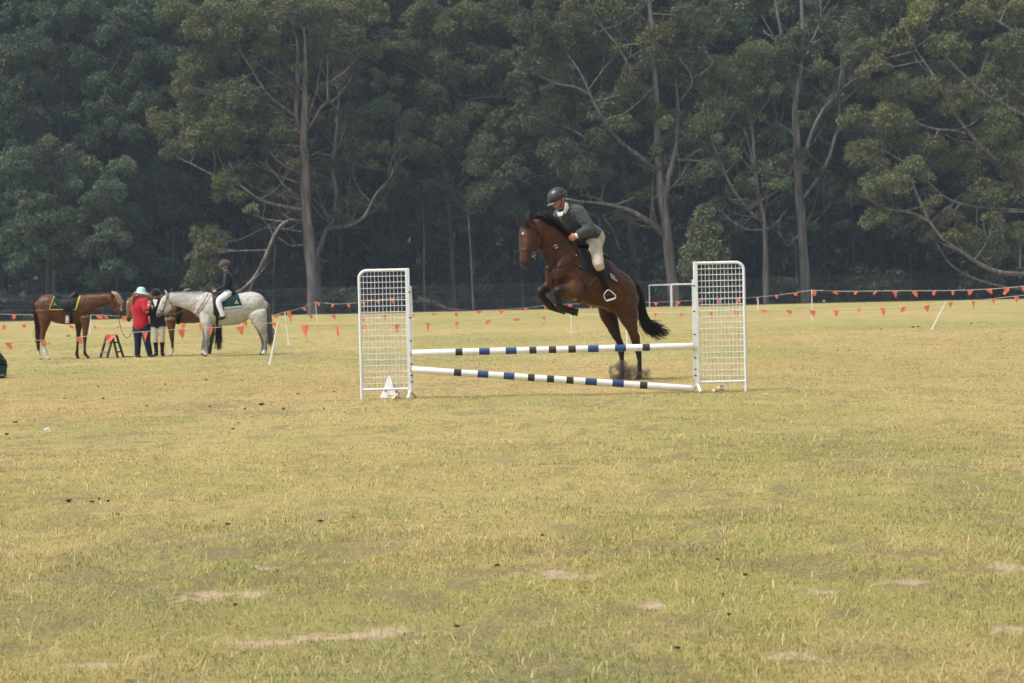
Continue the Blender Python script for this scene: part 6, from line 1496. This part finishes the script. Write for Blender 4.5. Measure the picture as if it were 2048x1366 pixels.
# ================= standing people =================
def stand(F, cx, foot_y, k, lat, P_, dD=0): pass
def w5(x, y, du=0): return B5.w(x, y, du)
fa = R(-22)
Jw = {'pelvis': w5(1378, 850), 'chest': w5(1362, 660), 'neck': w5(1355, 548), 'head': w5(1378, 492, -.02), 'sh_l': w5(1300, 585, .06), 'el_l': w5(1290, 715, .16), 'wr_l': w5(1335, 800, .22), 'sh_r': w5(1422, 594, -.17), 'el_r': w5(1440, 712, -.30), 'wr_r': w5(1470, 622, -.26),
 'hip_l': w5(1340, 870, .05), 'kn_l': w5(1342, 1030, .05), 'an_l': w5(1336, 1190, .08), 'toe_l': w5(1366, 1218, .0), 'hip_r': w5(1425, 870, -.05), 'kn_r': w5(1445, 1030, -.06), 'an_r': w5(1478, 1185, -.02), 'toe_r': w5(1520, 1212, -.06), 'close': 1.0}
Pw = Person('woman in red shirt, navy trousers and pale blue hat beside the step ladder', Vector((*w5(1385, 1228)[:2], 0)), B5, Jw, 1.0, lat=(.80, -.60, 0), face=(.92, .30, -.1), voxel=.009)
Pw.bulk = 1.22
Pw.garment('red_shirt', cloth('red_cotton', (.42, .014, .028)), ('torso', 'sleeve_l', 'sleeve_r'), .035, .40, .010, extra=lambda B: B.loft([(w5(1376, 838), .165, .235, 0), (w5(1370, 740), .155, .22, 0), (w5(1358, 620), .13, .205, 0)], (1, 1, 1), 4, metric=True, lat=Pw.lat, capf=.12))
Pw.garment('trousers', cloth('navy_denim', (.012, .020, .062)), ('thigh_l', 'thigh_r'), .018, .96, .010, extra=lambda B: B.loft([(w5(1376, 820), .14, .20, 0), (w5(1382, 880), .155, .215, 0), (w5(1384, 925), .13, .20, 0)], (1, 1, 1), 4, metric=True, lat=Pw.lat, capf=.12))
for sd_ in 'lr': Pw.garment('shoe', M_BLKLE, ('boot_'+sd_,), 0, .93, .009, fold=.002)
def hat():
    h = Jw['head']; f, up, side = Pw.f, Pw.up, Pw.side; M = Matrix((f, side, up)).transposed(); b = MB(); n = 24; rings = []
    prof = [(r*.92, z*.95) for r, z in [(0.001, .155), (.05, .150), (.09, .125), (.112, .085), (.120, .045), (.128, .03), (.150, .005), (.178, -.022), (.180, -.028), (.150, -.004), (.118, .02)]]
    for (r, z) in prof:
        row = []
        for i in range(n):
            a = 2*math.pi*i/n; e = 1+(.22*max(0, math.cos(a)) if r > .128 else 0)
            row.append(b.bm.verts.new(h+up*.01+M @ Vector((math.cos(a)*r*e*1.05, math.sin(a)*r*.95, z-(.02*math.cos(a) if r > .14 else 0)))))
        rings.append(row)
    for j in range(len(rings)-1):
        for i in range(n): b.bm.faces.new((rings[j][i], rings[j][(i+1) % n], rings[j+1][(i+1) % n], rings[j+1][i]))
    b.link('sun_hat', cloth('pale_blue_hat', (.50, .72, .76), vary=.06), Pw.root)
hat()
M_BLOND = mat('blonde_hair', (.42, .28, .14), .5, vary=.25, scale=60)
hair('hair', [[tuple(w5(1340, 470, d)), tuple(w5(1312, 490, d)), tuple(w5(1292, 530, d)), tuple(w5(1282, 580, d)), tuple(w5(1275, 630, d))] for d in (-.10, .0, .08)], 200, .016, .006, M_BLOND, Pw.root, 61)
b = MB(); b.tube([Jw['wr_r']-Vector((0, 0, .012)), Jw['wr_r']+Vector((0, 0, .012))], .036, 12); b.link('wristband', M_WHITE, Pw.root)
def w5b(x, y, du=0): return B6.w(x, y, .35+du)
Jv = {'pelvis': w5b(412, 800), 'chest': w5b(400, 640), 'neck': w5b(392, 548), 'head': w5b(392, 492), 'sh_l': w5b(330, 570), 'el_l': w5b(322, 690, .02), 'wr_l': w5b(352, 640, -.16), 'sh_r': w5b(460, 572), 'el_r': w5b(478, 680, .0), 'wr_r': w5b(452, 590, -.22),
 'hip_l': w5b(378, 825), 'kn_l': w5b(386, 960, -.04), 'an_l': w5b(398, 1120), 'toe_l': w5b(392, 1140, -.14), 'hip_r': w5b(446, 825), 'kn_r': w5b(462, 955, -.04), 'an_r': w5b(462, 1118, .02), 'toe_r': w5b(470, 1140, -.12), 'close': .8}
Pv = Person('person in black riding vest, beige breeches and tall black boots by the grey horse head', Vector((*w5b(415, 1150)[:2], 0)), B6, Jv, .97, lat=(1, 0, 0), face=(.05, -1, -.1), voxel=.009)
Pv.garment('riding_vest', cloth('black_vest', (.012, .013, .018)), ('torso', 'sleeve_l', 'sleeve_r'), .026, .92, .010, extra=lambda B: B.loft([(w5b(414, 835), .14, .225, 0), (w5b(410, 760), .12, .19, 0), (w5b(406, 690), .11, .18, 0)], (1, 1, 1), 3, metric=True, lat=(1, 0, 0), capf=.1))
Pv.garment('breeches', M_BEIGE, ('thigh_l', 'thigh_r'), .014, .25, .010)
for sd_ in 'lr': Pv.garment('boot', M_BLKLE, ('boot_'+sd_,), 0, .10, .009, fold=.002)
b = MB(); b.slab([w5b(358, 542, -.155), w5b(412, 542, -.155), w5b(392, 622, -.175), w5b(380, 622, -.175)], (0, .05, 0)); b.link('shirt_front', M_WHITE, Pv.root, bevel=.006)
collar(Pv, M_WHITE, k=.92)
Pv.helmet(cloth('black_velvet_helmet', (.010, .010, .012)), .035, 1.0)
# lead rope from the brown horse to the woman's hand
b = MB(); b.tube([W5(1118, 745, -.05), W5(1128, 800, -.06), W5(1146, 880, -.06), W5(1172, 955, -.02), W5(1210, 998, .02), W5(1245, 985, .06), W5(1280, 915, .14), W5(1330, 812, .22)], .008, 6, 3)
tag(b.link('lead_rope', M_LEATH, None, origin=W5(1210, 998)), 'dark lead rope looping from the brown horse to the woman in red', 'rope')

# ================= step ladder, cable, tub =================
def ladder():
    root = empty('step_ladder', Vector((*w5(1045, 1232)[:2], 0)), 'small black folding step ladder between the brown horse and the woman in red', 'step ladder')
    A = [((988, 975), (916, 1232), -.05), ((1058, 985), (992, 1234), -.17)]; Bq = [((1052, 975), (1112, 1226), -.13), ((1098, 968), (1178, 1222), .02)]
    for nm, L_ in (('front_rail', A), ('rear_rail', Bq)):
        for (t, o, d) in L_:
            b = MB(); p = w5(t[0], t[1], d); q = w5(o[0], o[1], d*1.9); q.z = max(q.z, .012); b.tube([p, q], .030, 8)
            b.link(nm, M_BLACK, root)
    for L_, fr in ((A, (.28, .72)), (Bq, (.32, .74))):
        for f in fr:
            p = w5(*[L_[0][0][i]*(1-f)+L_[0][1][i]*f for i in (0, 1)], L_[0][2]*(1+.9*f)); q = w5(*[L_[1][0][i]*(1-f)+L_[1][1][i]*f for i in (0, 1)], L_[1][2]*(1+.9*f))
            b = MB(); c = (p+q)/2; d = q-p; ang = math.atan2(d.y, d.x); b.box(c, (d.length, .08, .035), Matrix.Rotation(ang, 3, 'Z')); b.link('tread', M_TREAD if L_ is A else M_BLACK, root, bevel=.004)
    b = MB(); b.box(w5(1040, 972, -.08), (.22, .16, .03)); b.link('top_step', M_BLACK, root, bevel=.006)
M_TREAD = mat('grey_tread', (.20, .21, .22), .6)
ladder()
b = MB(); g0 = w5(1180, 1222); pts = []
for i in range(14):
    t = i/13; p = w5(1180+t*170, 1222-4*math.sin(t*9), .0); p.z = .012+.02*abs(math.sin(t*7)); p.y += .06*math.sin(t*11); pts.append(p)
b.tube(pts, .010, 6, 2); tag(b.link('cable', M_BLACK, None, origin=pts[0]), 'dark loose strap lying on the grass at the foot of the step ladder', 'strap')
def tub():
    g = G(2, 757); k = depth(g)/FPX; root = empty('feed_tub', g, 'dark green tub cut off by the left frame edge, black cloth bag standing in it', 'tub')
    b = MB(); n = 28; g.x -= .10
    rings = []
    for (r, z) in ((.001, .0), (.185, .0), (.195, .02), (.215, .215), (.228, .22), (.228, .235), (.208, .235), (.195, .04), (.001, .03)):
        rings.append([b.bm.verts.new(g+Vector((math.cos(a)*r, math.sin(a)*r, z))) for a in [i*2*math.pi/n for i in range(n)]])
    for j in range(len(rings)-1):
        for i in range(n): b.bm.faces.new((rings[j][i], rings[j][(i+1) % n], rings[j+1][(i+1) % n], rings[j+1][i]))
    b.link('tub_body', mat('teal_plastic', (.012, .055, .055), .45, .4), root)
    b = MB()
    for i, (dx, z) in enumerate(((.10, .060), (.145, .068), (.125, .04))):
        a = -1.05+i*.35; b.box(g+Vector((math.cos(a)*.205, math.sin(a)*.205, z)), (.07, .008, .028), Matrix.Rotation(a+math.pi/2, 3, 'Z'))
    b.link('lettering', mat('faded_print', (.42, .42, .48)), root)
    F_ = Fig(depth(g)); c = g.copy()
    F_.loft([(c+Vector((.0, 0, .08)), .15, .17, 0), (c+Vector((.01, 0, .26)), .17, .215, 0), (c+Vector((-.01, 0, .42)), .11, .145, 0), (c+Vector((-.03, 0, .55)), .05, .08, 0)], (1, 1, 1), metric=True, lat=(1, 0, 0))
    o = F_.build('cloth_bag', cloth('black_cloth', (.014, .013, .016)), None, .012, 3, fold=.02); tag(o, 'black cloth bag slumped in the dark green tub at the left frame edge', 'bag')
tub()
# ---------------------------------------------------------------- haze
def haze():
    bm = bmesh.new(); bmesh.ops.create_cube(bm, size=1)
    for v in bm.verts: v.co = Vector((v.co.x*1100, v.co.y*1100+190, (v.co.z+.5)*61-1.2))
    me = bpy.data.meshes.new('haze'); bm.to_mesh(me); bm.free()
    m = bpy.data.materials.new('smoky_air'); m.use_nodes = True; nt = m.node_tree; nt.nodes.clear()
    v = nt.nodes.new('ShaderNodeVolumePrincipled'); v.inputs['Density'].default_value = HAZE; v.inputs['Color'].default_value = (.66, .82, 1.0, 1); v.inputs['Anisotropy'].default_value = .1
    o = nt.nodes.new('ShaderNodeOutputMaterial'); nt.links.new(v.outputs[0], o.inputs['Volume'])
    ob = link('haze', me, m); tag(ob, 'thin smoky haze hanging over the field and forest', 'haze', None, 'stuff')
HAZE = 0.00036
haze()
